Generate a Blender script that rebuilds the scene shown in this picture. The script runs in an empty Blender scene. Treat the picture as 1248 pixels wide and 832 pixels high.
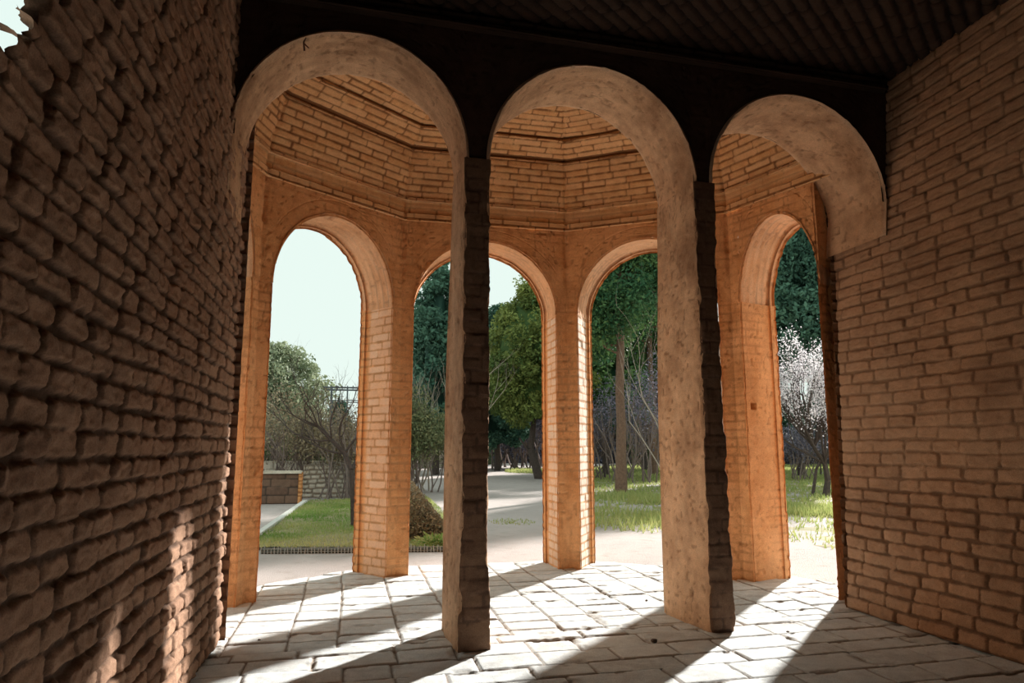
import bpy, math, random
import numpy as np
C = bpy.context.scene.collection
PI = math.pi

# ------------------------------------------------------------------ camera
EYE = 1.5
F_PX, YAW, PITCH = 850.0, math.radians(12.9), math.radians(8.6)
fw = np.array([math.sin(YAW)*math.cos(PITCH), math.cos(YAW)*math.cos(PITCH), math.sin(PITCH)])
rt = np.array([math.cos(YAW), -math.sin(YAW), 0.0])
up = np.cross(rt, fw)
def ray(px, py): return fw*F_PX + rt*(px-624) + up*(416-py)
def G(px, py, z=0.0):                       # ground point seen at a pixel of the survey
    d = ray(px, py); t = (z-EYE)/d[2]; return d*t + [0, 0, EYE]
def D(px, py, Y):                           # point at depth Y
    d = ray(px, py); return d*(Y/d[1]) + [0, 0, EYE]
cam = bpy.data.cameras.new('camera'); camo = bpy.data.objects.new('camera', cam); C.objects.link(camo)
camo.location = (0, 0, EYE)
camo.rotation_euler = (PI/2 + PITCH, 0, -YAW)
cam.sensor_width = 36; cam.lens = F_PX/1248*36; cam.clip_start = 0.02; cam.clip_end = 500
bpy.context.scene.camera = camo

# ------------------------------------------------------------------ noise
def hsh(ix, iy, seed=0):
    ix = np.asarray(ix, dtype=np.int64); iy = np.asarray(iy, dtype=np.int64)
    n = (ix*374761393 + iy*668265263 + seed*2147483647 + 1013904223) & 0xFFFFFFFF
    n = ((n ^ (n >> 13))*1274126177) & 0xFFFFFFFF
    n = ((n ^ (n >> 16))*2246822519) & 0xFFFFFFFF
    n = n ^ (n >> 15)
    return (n & 0xFFFFFF)/float(0xFFFFFF)
def vn(x, y, seed=0):
    x = np.asarray(x, float); y = np.asarray(y, float)
    ix = np.floor(x); iy = np.floor(y); fx = x-ix; fy = y-iy
    fx = fx*fx*(3-2*fx); fy = fy*fy*(3-2*fy)
    a = hsh(ix, iy, seed); b = hsh(ix+1, iy, seed); c = hsh(ix, iy+1, seed); d = hsh(ix+1, iy+1, seed)
    return (a*(1-fx)+b*fx)*(1-fy) + (c*(1-fx)+d*fx)*fy
def fbm(x, y, o=4, seed=0):
    s = 0; a = 0.5; t = 0
    for k in range(o):
        s = s + a*vn(x*2**k+7.3*k, y*2**k+3.1*k, seed+k); t += a; a *= 0.5
    return s/t
def sst(a, b, x):
    t = np.clip((x-a)/(b-a), 0, 1); return t*t*(3-2*t)

# ------------------------------------------------------------------ mesh building
def link_mesh(name, V, F, mat, parent=None, attrs=None, smooth=True):
    V = np.asarray(V, dtype=np.float32).reshape(-1, 3)
    me = bpy.data.meshes.new(name)
    if isinstance(F, np.ndarray):
        k = F.shape[1]; n = F.shape[0]
        me.vertices.add(len(V)); me.vertices.foreach_set('co', V.ravel())
        me.loops.add(n*k); me.loops.foreach_set('vertex_index', F.astype(np.int32).ravel())
        me.polygons.add(n)
        me.polygons.foreach_set('loop_start', np.arange(0, n*k, k, dtype=np.int32))
        me.polygons.foreach_set('loop_total', np.full(n, k, dtype=np.int32))
        me.update(calc_edges=True)
    else:
        me.from_pydata(V.tolist(), [], F)
    me.polygons.foreach_set('use_smooth', np.full(len(me.polygons), smooth))
    if attrs is not None:
        A = np.ones((len(V), 4), dtype=np.float32); A[:, :3] = attrs
        ca = me.color_attributes.new('bk', 'FLOAT_COLOR', 'POINT'); ca.data.foreach_set('color', A.ravel())
    me.materials.append(mat); me.update()
    o = bpy.data.objects.new(name, me); C.objects.link(o)
    if parent is not None: o.parent = parent
    return o
def tag(o, label=None, cat=None, group=None, kind=None):
    if label: o['label'] = label
    if cat: o['category'] = cat
    if group: o['group'] = group
    if kind: o['kind'] = kind
    return o
def empty(name, loc=(0, 0, 0), rz=0.0):
    o = bpy.data.objects.new(name, None); C.objects.link(o); o.location = loc; o.rotation_euler.z = rz
    o.empty_display_size = 0.2
    return o

# relief styles: return height (<=0), mortar mask, per-brick tone
def style_brick(S, T, L=.29, H=.105, j=.010, depth=.028, seed=1, warp=.012, rough=.006, wobble=1.0, smear=0.0, r=.016, ragged=.45, lump=.010):
    S0, T0 = S, T
    S = S + warp*wobble*(fbm(S*2.2, T*2.2, 3, seed+11)-.5)*3
    T = T + warp*(fbm(S0*1.3+9, T0*2.5, 3, seed+21)-.5)*2.2
    row = np.floor(T/H); ft = T/H-row
    off = hsh(row, 0*row, seed+3)*L
    s = (S+off)/L
    col = np.floor(s)
    # jittered vertical joints
    b0 = col + .34*(hsh(col, row, seed+5)-.5); 
    left = s < b0; col = np.where(left, col-1, col)
    b0 = col + .34*(hsh(col, row, seed+5)-.5); b1 = col+1 + .34*(hsh(col+1, row, seed+5)-.5)
    over = s > b1; col = np.where(over, col+1, col)
    b0 = col + .34*(hsh(col, row, seed+5)-.5); b1 = col+1 + .34*(hsh(col+1, row, seed+5)-.5)
    dx = np.minimum(s-b0, b1-s)*L
    jt = j*(.7+.9*hsh(col, row, seed+8))
    dy = np.minimum(ft, 1-ft)*H
    ax = np.clip((jt*.8+r-dx)/r, 0, None); ay = np.clip((jt+r-dy)/r, 0, None)
    e = np.sqrt(ax**2+ay**2) + ragged*(fbm(S0*38, T0*38, 3, seed+31)-.5) + ragged*1.6*(fbm(S0*9, T0*9, 2, seed+33)-.5)
    m = sst(.55, 1.25, e)
    rnd = hsh(col, row, seed+9)
    n1 = fbm(S0*16, T0*24, 3, seed+41); n2 = fbm(S0*60, T0*75, 2, seed+51)
    face = -lump*rnd - rough*(1-n1)*1.4 - rough*.7*n2
    ero = sst(.60, .78, fbm(S0*2.1, T0*2.1, 3, seed+61))
    m2 = m*(1-smear*(1-.5*ero))
    h = face*(1-m2) - (depth*(.75+.5*n1))*m2
    h = h - .012*ero*rnd
    return h, m2, rnd
def style_plaster(S, T, seed=1, amp=.012, ghost=.25, **k):
    hb, m, rnd = style_brick(S, T, seed=seed, depth=.012, rough=.002, **k)
    n = fbm(S*5, T*3, 4, seed+71); n2 = fbm(S*45, T*40, 3, seed+81)
    ghost = ghost*(.25+1.1*sst(.42, .68, fbm(S*1.3, T*1.3, 3, seed+75)))
    cr = np.abs(fbm(S*3.1, T*1.7, 4, seed+91)-.5); crack = 1-sst(.0, .010, cr)
    pit = sst(.80, .86, vn(S*26, T*26, seed+97))
    return -amp*(1-n) - .005*n2 + ghost*hb*.6 - .005*crack - .007*pit, ghost*m*.8+.55*crack+.45*pit, .5+2.0*(n-.5)+1.2*(fbm(S*2, T*1.1, 4, seed+76)-.5)+.3*ghost*(rnd-.5)
def style_flat(S, T, seed=1, **k):
    n = fbm(S*6, T*6, 3, seed)
    return -.006*(1-n), 0*n, n

class Relief:
    def __init__(s): s.V = []; s.F = []; s.A = []; s.n = 0
    def patch(s, P, N, S, T, style, pale=0.0, extra=None, gain=1.0, flip=False, hole=None, **k):
        P = np.asarray(P, float); nu, nv = P.shape[:2]
        N = np.broadcast_to(np.asarray(N, float), P.shape)
        h, m, t = style(S, T, **k)
        if extra is not None: h = h + extra
        if hole is not None:
            for (hs, ht, rs, rtt, dp) in hole:
                q = np.maximum(np.abs(S-hs)/rs, np.abs(T-ht)/rtt) + .25*(fbm(S*20, T*20, 2, 5)-.5)
                w = 1-sst(.75, 1.05, q); h = h*(1-w) - dp*w; m = np.maximum(m, w)
        V = P + N*(h*gain)[..., None]
        idx = s.n + np.arange(nu*nv).reshape(nu, nv)
        f = np.stack([idx[:-1, :-1], idx[1:, :-1], idx[1:, 1:], idx[:-1, 1:]], -1).reshape(-1, 4)
        if flip: f = f[:, ::-1]
        # orient by normal
        a = V[1, 0]-V[0, 0]; b = V[0, 1]-V[0, 0]
        mu, mv = nu//2, nv//2
        a = V[min(mu+1, nu-1), mv]-V[mu-1 if mu > 0 else 0, mv]; b = V[mu, min(mv+1, nv-1)]-V[mu, mv-1 if mv > 0 else 0]
        if np.dot(np.cross(a, b), N[mu, mv]) < 0: f = f[:, ::-1]
        s.V.append(V.reshape(-1, 3)); s.F.append(f)
        pl = np.broadcast_to(np.asarray(pale, float), m.shape)
        s.A.append(np.stack([m, np.broadcast_to(t, m.shape), pl], -1).reshape(-1, 3)); s.n += nu*nv
    def build(s, name, mat, parent=None):
        return link_mesh(name, np.concatenate(s.V), np.concatenate(s.F), mat, parent, np.clip(np.concatenate(s.A), 0, 1))
def lin(a, b, step): return np.linspace(a, b, max(2, int(round(abs(b-a)/step))+1))
def quadpatch(R, p0, eu, ev, lu, lv, n, style, du=.014, dv=.01, s0=0, t0=0, **k):
    p0, eu, ev, n = (np.asarray(q, float) for q in (p0, eu, ev, n))
    u = lin(0, lu, du); v = lin(0, lv, dv); U, Vv = np.meshgrid(u, v, indexing='ij')
    P = p0 + U[..., None]*eu + Vv[..., None]*ev
    R.patch(P, n, U+s0, Vv+t0, style, **k)

# ------------------------------------------------------------------ materials
def nt(name):
    m = bpy.data.materials.new(name); m.use_nodes = True; t = m.node_tree
    b = t.nodes['Principled BSDF']; return m, t, b
def N_(t, kind, **k):
    n = t.nodes.new(kind)
    for a, v in k.items():
        if a.startswith('i_'): n.inputs[int(a[2:])].default_value = v
        else: setattr(n, a, v)
    return n
def mixc(t, fac, a, b, mode='MIX'):
    n = t.nodes.new('ShaderNodeMix'); n.data_type = 'RGBA'; n.blend_type = mode; n.clamp_factor = True
    for i, v in ((0, fac), (6, a), (7, b)):
        if isinstance(v, (int, float)): n.inputs[i].default_value = v
        elif isinstance(v, tuple): n.inputs[i].default_value = (*v, 1)
        else: t.links.new(v, n.inputs[i])
    return n.outputs[2]
def ramp(t, src, stops):
    n = t.nodes.new('ShaderNodeValToRGB'); t.links.new(src, n.inputs[0])
    e = n.color_ramp.elements
    while len(e) < len(stops): e.new(.5)
    for q, (p, c) in zip(e, stops): q.position = p; q.color = (c, c, c, 1) if isinstance(c, (int, float)) else (*c, 1)
    return n.outputs[0]
def noise(t, scale, detail=5, rough=.6, vec=None):
    n = t.nodes.new('ShaderNodeTexNoise'); n.inputs['Scale'].default_value = scale
    n.inputs['Detail'].default_value = detail; n.inputs['Roughness'].default_value = rough
    if vec is None:
        g = t.nodes.new('ShaderNodeNewGeometry'); vec = g.outputs['Position']
    t.links.new(vec, n.inputs['Vector']); return n.outputs['Fac']
def bump(t, b, src, strength=.3, dist=.01):
    n = t.nodes.new('ShaderNodeBump'); n.inputs['Strength'].default_value = strength; n.inputs['Distance'].default_value = dist
    t.links.new(src, n.inputs['Height']); t.links.new(n.outputs[0], b.inputs['Normal'])
def masonry(name, c1, c2, mortar, pale=(.7, .6, .5), stain=(.1, .07, .05), stain_amt=.5, bs=.5):
    m, t, b = nt(name)
    a = N_(t, 'ShaderNodeAttribute', attribute_name='bk')
    sp = t.nodes.new('ShaderNodeSeparateColor'); t.links.new(a.outputs['Color'], sp.inputs[0])
    c = mixc(t, sp.outputs[1], c1, c2)
    n1 = noise(t, 9, 6, .65)
    c = mixc(t, ramp(t, n1, [(.35, .0), (.7, .55)]), c, tuple(min(1, q*1.35) for q in c2))
    c = mixc(t, sp.outputs[0], c, mortar)
    c = mixc(t, sp.outputs[2], c, pale)
    n2 = noise(t, 1.7, 6, .6)
    mul = N_(t, 'ShaderNodeMath', operation='MULTIPLY'); mul.inputs[1].default_value = stain_amt
    t.links.new(ramp(t, n2, [(.5, 0.), (.72, 1.)]), mul.inputs[0])
    c = mixc(t, mul.outputs[0], c, stain, 'MIX')
    g = noise(t, 140, 4, .7)
    c = mixc(t, .55, c, mixc(t, 1.0, c, ramp(t, g, [(.3, .45), (.7, 1.45)]), 'MULTIPLY'))
    t.links.new(c, b.inputs['Base Color']); b.inputs['Roughness'].default_value = .93
    b.inputs['Specular IOR Level'].default_value = .15
    bump(t, b, g, bs, .006)
    return m
def simple(name, col, col2=None, scale=20, rough=.9, bs=.2, metal=0, dist=.01, attr=False):
    m, t, b = nt(name); col2 = col2 or tuple(q*.6 for q in col)
    n = noise(t, scale, 6, .65)
    if attr:
        a = N_(t, 'ShaderNodeAttribute', attribute_name='bk')
        sp = t.nodes.new('ShaderNodeSeparateColor'); t.links.new(a.outputs['Color'], sp.inputs[0])
        c = mixc(t, sp.outputs[1], col, col2)
    else: c = mixc(t, ramp(t, n, [(.3, 0.), (.7, 1.)]), col, col2)
    t.links.new(c, b.inputs['Base Color']); b.inputs['Roughness'].default_value = rough
    b.inputs['Specular IOR Level'].default_value = .2; b.inputs['Metallic'].default_value = metal
    if bs: bump(t, b, n, bs, dist)
    return m
def leafmat(name, c1, c2, trans=.25):
    m, t, b = nt(name)
    a = N_(t, 'ShaderNodeAttribute', attribute_name='bk')
    sp = t.nodes.new('ShaderNodeSeparateColor'); t.links.new(a.outputs['Color'], sp.inputs[0])
    c = mixc(t, sp.outputs[1], c1, c2)
    t.links.new(c, b.inputs['Base Color']); b.inputs['Roughness'].default_value = .7
    b.inputs['Specular IOR Level'].default_value = .2
    tr = t.nodes.new('ShaderNodeBsdfTranslucent'); t.links.new(c, tr.inputs[0])
    mx = t.nodes.new('ShaderNodeMixShader'); mx.inputs[0].default_value = trans
    out = t.nodes['Material Output']
    t.links.new(b.outputs[0], mx.inputs[1]); t.links.new(tr.outputs[0], mx.inputs[2]); t.links.new(mx.outputs[0], out.inputs[0])
    return m

M_WALL = masonry('brown brick', (.29, .165, .105), (.40, .24, .155), (.115, .068, .045), pale=(.50, .38, .28), stain=(.16, .095, .065), stain_amt=.5)
M_WALLR = masonry('brown plastered brick', (.34, .19, .11), (.44, .26, .155), (.19, .105, .06), pale=(.62, .43, .28), stain=(.22, .12, .07), stain_amt=.55)
M_ORANGE = masonry('orange brick', (.66, .30, .115), (.80, .41, .19), (.42, .19, .075), pale=(.78, .62, .47), stain=(.36, .16, .06), stain_amt=.4, bs=.4)
M_ORANGEW = masonry('orange brick with whitish bricks', (.66, .30, .115), (.78, .40, .18), (.50, .27, .13), pale=(.88, .82, .72), stain=(.36, .16, .06), stain_amt=.25, bs=.4)
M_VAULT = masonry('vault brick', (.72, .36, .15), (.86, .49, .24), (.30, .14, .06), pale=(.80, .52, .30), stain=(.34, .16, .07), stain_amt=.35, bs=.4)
M_PLASTER = masonry('rough plaster', (.44, .26, .15), (.64, .41, .25), (.20, .11, .06), pale=(.76, .54, .37), stain=(.25, .13, .07), stain_amt=.75, bs=.6)
M_DARKPLAST = masonry('dark brown plaster', (.055, .030, .022), (.075, .042, .03), (.03, .018, .012), stain=(.035, .02, .015), stain_amt=.5)  # near-black brown plaster for the arcade wall above the piers
M_DARKBRICK = masonry('dark weathered brick', (.15, .085, .055), (.22, .13, .08), (.07, .04, .03), pale=(.3, .2, .12), stain=(.10, .055, .035), stain_amt=.5)
M_STONE = masonry('pale paving stone', (.54, .56, .55), (.67, .69, .68), (.27, .21, .16), pale=(.6, .6, .56), stain=(.40, .35, .30), stain_amt=.5, bs=.35)
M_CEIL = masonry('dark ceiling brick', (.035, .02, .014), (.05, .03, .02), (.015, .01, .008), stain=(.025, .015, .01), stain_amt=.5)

def struct(R, name, mat):
    o = R.build(name, mat) if isinstance(R, Relief) else R
    o['kind'] = 'structure'; return o

# ------------------------------------------------------------------ plan
XL = -.93
def XR(z): return 4.62 + .1*z
def yF(x): return 5.40 + .03*x          # arcade front
def yB(x): return 6.05 + .07*x          # arcade back
ZC = 5.12
V2 = {'F': np.array([-1.72, 5.5]), 'A': np.array([-.97, 7.5]), 'B': np.array([.57, 8.65]), 'C': np.array([2.72, 8.65]),
      'D': np.array([4.44, 7.5]), 'E': np.array([5.10, 5.5])}
O2 = np.array([1.68, 5.45]); T_ = .60; ZS = 3.22; ZTOP = 4.37; M_ = .15
ORDER = 'FABCDE'
def face(k):
    a, b = V2[ORDER[k]], V2[ORDER[k+1]]
    e = (b-a)/np.linalg.norm(b-a); n = np.array([-e[1], e[0]]); return a, b, e, n, np.linalg.norm(b-a)
def outer(v):                          # outer corner at a vertex
    i = ORDER.index(v)
    if i == 0: return V2[v]+face(0)[3]*T_
    if i == 5: return V2[v]+face(4)[3]*T_
    n0, n1 = face(i-1)[3], face(i)[3]; m = n0+n1; m = m/np.linalg.norm(m); return V2[v]+m*(T_/np.dot(m, n0))
def v3(p, z=0): return np.array([p[0], p[1], z])
PROF = [(0, 0), (.49, .004), (.50, .004), (.505, .028), (.60, .032)]   # depth, inset of jambs and soffits

# ------------------------------------------------------------------ room shell
def thick_box(R, x0, x1, y0, y1, z0, z1, skip=()):
    """plain outer faces of a wall body"""
    fs = {'x0': ((x0, y0, z0), (0, 1, 0), (0, 0, 1), y1-y0, z1-z0, (-1, 0, 0)), 'x1': ((x1, y0, z0), (0, 1, 0), (0, 0, 1), y1-y0, z1-z0, (1, 0, 0)),
          'y0': ((x0, y0, z0), (1, 0, 0), (0, 0, 1), x1-x0, z1-z0, (0, -1, 0)), 'y1': ((x0, y1, z0), (1, 0, 0), (0, 0, 1), x1-x0, z1-z0, (0, 1, 0)),
          'z0': ((x0, y0, z0), (1, 0, 0), (0, 1, 0), x1-x0, y1-y0, (0, 0, -1)), 'z1': ((x0, y0, z1), (1, 0, 0), (0, 1, 0), x1-x0, y1-y0, (0, 0, 1))}
    for k, a in fs.items():
        if k not in skip: quadpatch(R, *a, style_flat, du=.5, dv=.5)

# left wall with a broken opening high up near the viewer
R = Relief()
YH, ZH = 2.32, 2.40                     # opening: y 1.2..YH, z > ZH
HB = [.62, 3.5]
def leftpatch(y0, y1, z0, z1, du, dv, **k):
    quadpatch(R, (XL, y0, z0), (0, 1, 0), (0, 0, 1), y1-y0, z1-z0, (1, 0, 0), style_brick, du=du, dv=dv, s0=y0, t0=z0,
              L=.25, H=.104, j=.011, depth=.034, seed=3, warp=.016, rough=.009, **k)
YL1 = 6.15
# main grid, bent into the reveal of the opening along a rounded corner
yy = lin(1.0, YL1, .0115); zz = lin(0, ZC+.05, .0085)
Y, Z = np.meshgrid(yy, zz, indexing='ij')
h, m, t = style_brick(Y, Z, L=.25, H=.104, j=.008, depth=.045, seed=3, warp=.020, rough=.012, r=.024, ragged=.7, lump=.022)
X = XL + h*1.0 - .03*fbm(Y*.8, Z*.8, 2, 77) + .02 - .012*(fbm(Y*11, Z*16, 3, 78)-.5) 
# far end is worn: bend edge inwards
edge = sst(YL1-.06, YL1, Y + .03*(fbm(Z*6, Z*0, 2, 4)-.5)); X = X - .05*edge*edge
q = np.hypot(np.clip(YH-Y, None, 5), 0)
d1 = YH - .10 - Y; d2 = Z - (ZH + .20 + 1.2*np.clip(np.floor(Y/.08)*.08-2.0, 0, 1)); d3 = 4.1-Z; d4 = Y-1.1
inside = np.minimum(np.minimum(d1, d2), np.minimum(d3, d4))
inh = inside > 0
X = X - .05*sst(-.05, 0.0, inside)
idx = np.arange(Y.size).reshape(Y.shape)
f = np.stack([idx[:-1, :-1], idx[1:, :-1], idx[1:, 1:], idx[:-1, 1:]], -1)
keep = ~(inh[:-1, :-1] | inh[1:, :-1] | inh[1:, 1:] | inh[:-1, 1:])
f = f[keep]
R.V.append(np.stack([X, Y, Z], -1).reshape(-1, 3)); R.F.append(f.reshape(-1, 4)[:, ::1]); R.A.append(np.stack([m, t, 0*m], -1).reshape(-1, 3)); R.n += Y.size
leftpatch(-3.5, 1.0, 0, ZC+.05, .2, .1)
WT = .62
quadpatch(R, (XL-WT, YL1, 0), (1, 0, 0), (0, 0, 1), WT+.02, ZC+.05, (0, 1, 0), style_brick, s0=2, L=.25, H=.104, depth=.03, seed=3)
# outer skin, split round the splayed opening, and the splayed reveals
YO, ZO1, ZO0 = 4.9, 4.8, 2.2
for (a, b, c, d) in ((-3.5, 1.1, 0, ZC+.05), (YO, YL1, 0, ZC+.05), (1.1, YO, 0, ZO0), (1.1, YO, ZO1, ZC+.05)):
    quadpatch(R, (XL-WT, a, c), (0, 1, 0), (0, 0, 1), b-a, d-c, (-1, 0, 0), style_flat, du=.3, dv=.3)
def reveal(p00, p01, p10, p11, n):
    u = lin(0, 1, 1/40.); U, V = np.meshgrid(u, u, indexing='ij'); p00, p01, p10, p11 = map(np.array, (p00, p01, p10, p11))
    P = (p00*(1-V[..., None])+p01*V[..., None])*(1-U[..., None])+(p10*(1-V[..., None])+p11*V[..., None])*U[..., None]
    R.patch(P, n, U, V*1.5, style_flat, seed=6)
xi, xo = XL-.095, XL-WT
reveal((xi, YH-.03, ZH), (xi, YH-.03, 4.1), (xo, YO, ZO0), (xo, YO, ZO1), (-.8, -.3, 0))
reveal((xi, 1.1, ZH), (xi, YH, ZH), (xo, 1.1, ZO0), (xo, YO, ZO0), (0, 0, 1))
reveal((xi, 1.1, 4.1), (xi, YH, 4.1), (xo, 1.1, ZO1), (xo, YO, ZO1), (0, 0, -1))
reveal((xi, 1.1, ZH), (xi, 1.1, 4.1), (xo, 1.1, ZO0), (xo, 1.1, ZO1), (0, 1, 0))
struct(R, 'wall_left', M_WALL)

# right wall, battered
R = Relief()
YR = lambda z: 6.05 + .09*z
zz = lin(0, ZC+.05, .0085); uu = lin(0, 1, 1/330.)
U, Z = np.meshgrid(uu, zz, indexing='ij')
Y = 2.4 + (YR(Z)-2.4)*U
nr = np.array([-1, 0, .1])/math.hypot(1, .1)
P = np.stack([XR(Z), Y, Z], -1)
sm = .75*sst(1.05, 1.5, Z)*sst(2.3, 1.9, Z)+.45*sst(1.6, 2.3, Z); sm = sm*(.7+.6*fbm(Y*1.5, Z*1.5, 3, 8))
hh, m, t = style_brick(Y, Z, L=.32, H=.112, j=.008, depth=.034, seed=9, warp=.020, rough=.010, r=.020, ragged=.6, lump=.014)
hp, mp, tp = style_plaster(Y, Z, seed=19, ghost=1.0, L=.32, H=.112)
w = np.clip(sm, 0, 1)
hh2 = hh*(1-w*.45) - w*.008*fbm(Y*6, Z*9, 4, 88); m2 = m*(1-.35*w)
footer = sst(.35, .0, Z)
class _S:                                       # reuse patch with precomputed relief
    def __call__(s, S, T, **k): return hh2 - .018*sst(.05, .0, YR(Z)-Y)*0, m2, t
sink = -.05*sst(.05, .0, (YR(Z)-Y) - .02*fbm(Z*8, Z*0, 2, 12)) + .03*footer
R.patch(P, nr, Y, Z, _S(), pale=.35*w*fbm(Y*3, Z*3, 3, 14), extra=sink)
quadpatch(R, (XR(0), -3.5, 0), (0, 1, 0), (.1, 0, 1), 5.9, ZC+.05, nr, style_brick, du=.2, dv=.1, L=.32, H=.112, seed=9)
xe = lin(0, .75, .014); Ue, Ze = np.meshgrid(xe, zz, indexing='ij')
P = np.stack([XR(Ze)-.0+Ue, YR(Ze), Ze], -1)
R.patch(P, (0, 1, 0), Ue+1.3, Ze, style_brick, L=.32, H=.112, depth=.03, seed=9)
quadpatch(R, (XR(0)+.75, -3.5, 0), (0, 1, 0), (.1, 0, 1), 9.5, ZC+.05, (1, 0, 0), style_flat, du=.5, dv=.5)
struct(R, 'wall_right', M_WALLR)

R = Relief(); thick_box(R, XL-.6, 5.9, -4.0, -3.5, 0, ZC+.1); struct(R, 'wall_back_unseen', M_WALL)  # unseen wall behind the camera, added to keep outside light out of the room

# ceiling: flat brick ceiling laid diagonally
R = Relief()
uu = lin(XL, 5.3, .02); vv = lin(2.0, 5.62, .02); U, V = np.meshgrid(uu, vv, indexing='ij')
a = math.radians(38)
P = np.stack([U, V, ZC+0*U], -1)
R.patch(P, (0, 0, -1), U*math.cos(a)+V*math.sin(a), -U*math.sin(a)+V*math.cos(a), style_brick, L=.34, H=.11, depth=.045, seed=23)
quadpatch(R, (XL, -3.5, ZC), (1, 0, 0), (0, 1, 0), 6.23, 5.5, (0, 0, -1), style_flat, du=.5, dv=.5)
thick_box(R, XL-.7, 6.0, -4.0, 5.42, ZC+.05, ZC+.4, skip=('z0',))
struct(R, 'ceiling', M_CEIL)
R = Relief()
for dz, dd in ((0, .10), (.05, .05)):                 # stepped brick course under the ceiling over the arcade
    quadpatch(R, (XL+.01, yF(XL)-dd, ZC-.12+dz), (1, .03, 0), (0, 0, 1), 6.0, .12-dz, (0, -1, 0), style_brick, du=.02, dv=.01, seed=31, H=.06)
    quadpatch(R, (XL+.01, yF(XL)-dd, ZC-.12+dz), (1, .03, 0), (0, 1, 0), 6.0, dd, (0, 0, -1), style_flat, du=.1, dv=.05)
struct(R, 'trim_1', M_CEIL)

# ------------------------------------------------------------------ arcade
BAYS = [(-.945, .835), (1.07, 2.93), (3.14, 4.985)]
ZA, RB = 3.87, .945
def arch_z(x, b): cx = (b[0]+b[1])/2; a = (b[1]-b[0])/2; return ZA + RB*np.sqrt(np.clip(1-((x-cx)/a)**2, 0, 1))
R = Relief()
RIM = .03
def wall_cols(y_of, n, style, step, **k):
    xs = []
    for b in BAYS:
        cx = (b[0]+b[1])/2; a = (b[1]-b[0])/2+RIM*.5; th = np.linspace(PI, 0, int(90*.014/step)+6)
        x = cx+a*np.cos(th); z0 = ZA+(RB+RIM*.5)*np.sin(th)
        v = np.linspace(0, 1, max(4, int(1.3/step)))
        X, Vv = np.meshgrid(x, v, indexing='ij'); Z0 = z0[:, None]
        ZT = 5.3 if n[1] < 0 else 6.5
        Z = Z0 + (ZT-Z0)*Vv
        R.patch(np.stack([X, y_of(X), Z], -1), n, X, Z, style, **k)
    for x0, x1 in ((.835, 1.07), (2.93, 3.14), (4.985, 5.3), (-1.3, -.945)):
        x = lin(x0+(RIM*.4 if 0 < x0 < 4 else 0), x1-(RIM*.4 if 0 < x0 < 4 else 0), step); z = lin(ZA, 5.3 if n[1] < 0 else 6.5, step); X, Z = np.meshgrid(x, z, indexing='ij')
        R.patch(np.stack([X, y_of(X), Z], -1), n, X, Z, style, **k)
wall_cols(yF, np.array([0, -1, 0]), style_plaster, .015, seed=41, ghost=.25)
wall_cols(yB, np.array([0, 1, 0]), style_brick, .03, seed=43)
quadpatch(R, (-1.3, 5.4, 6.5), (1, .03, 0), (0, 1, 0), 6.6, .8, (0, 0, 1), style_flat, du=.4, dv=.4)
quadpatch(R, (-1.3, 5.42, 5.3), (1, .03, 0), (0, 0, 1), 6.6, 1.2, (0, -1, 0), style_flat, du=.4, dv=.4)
struct(R, 'wall_front', M_DARKPLAST)

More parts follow.
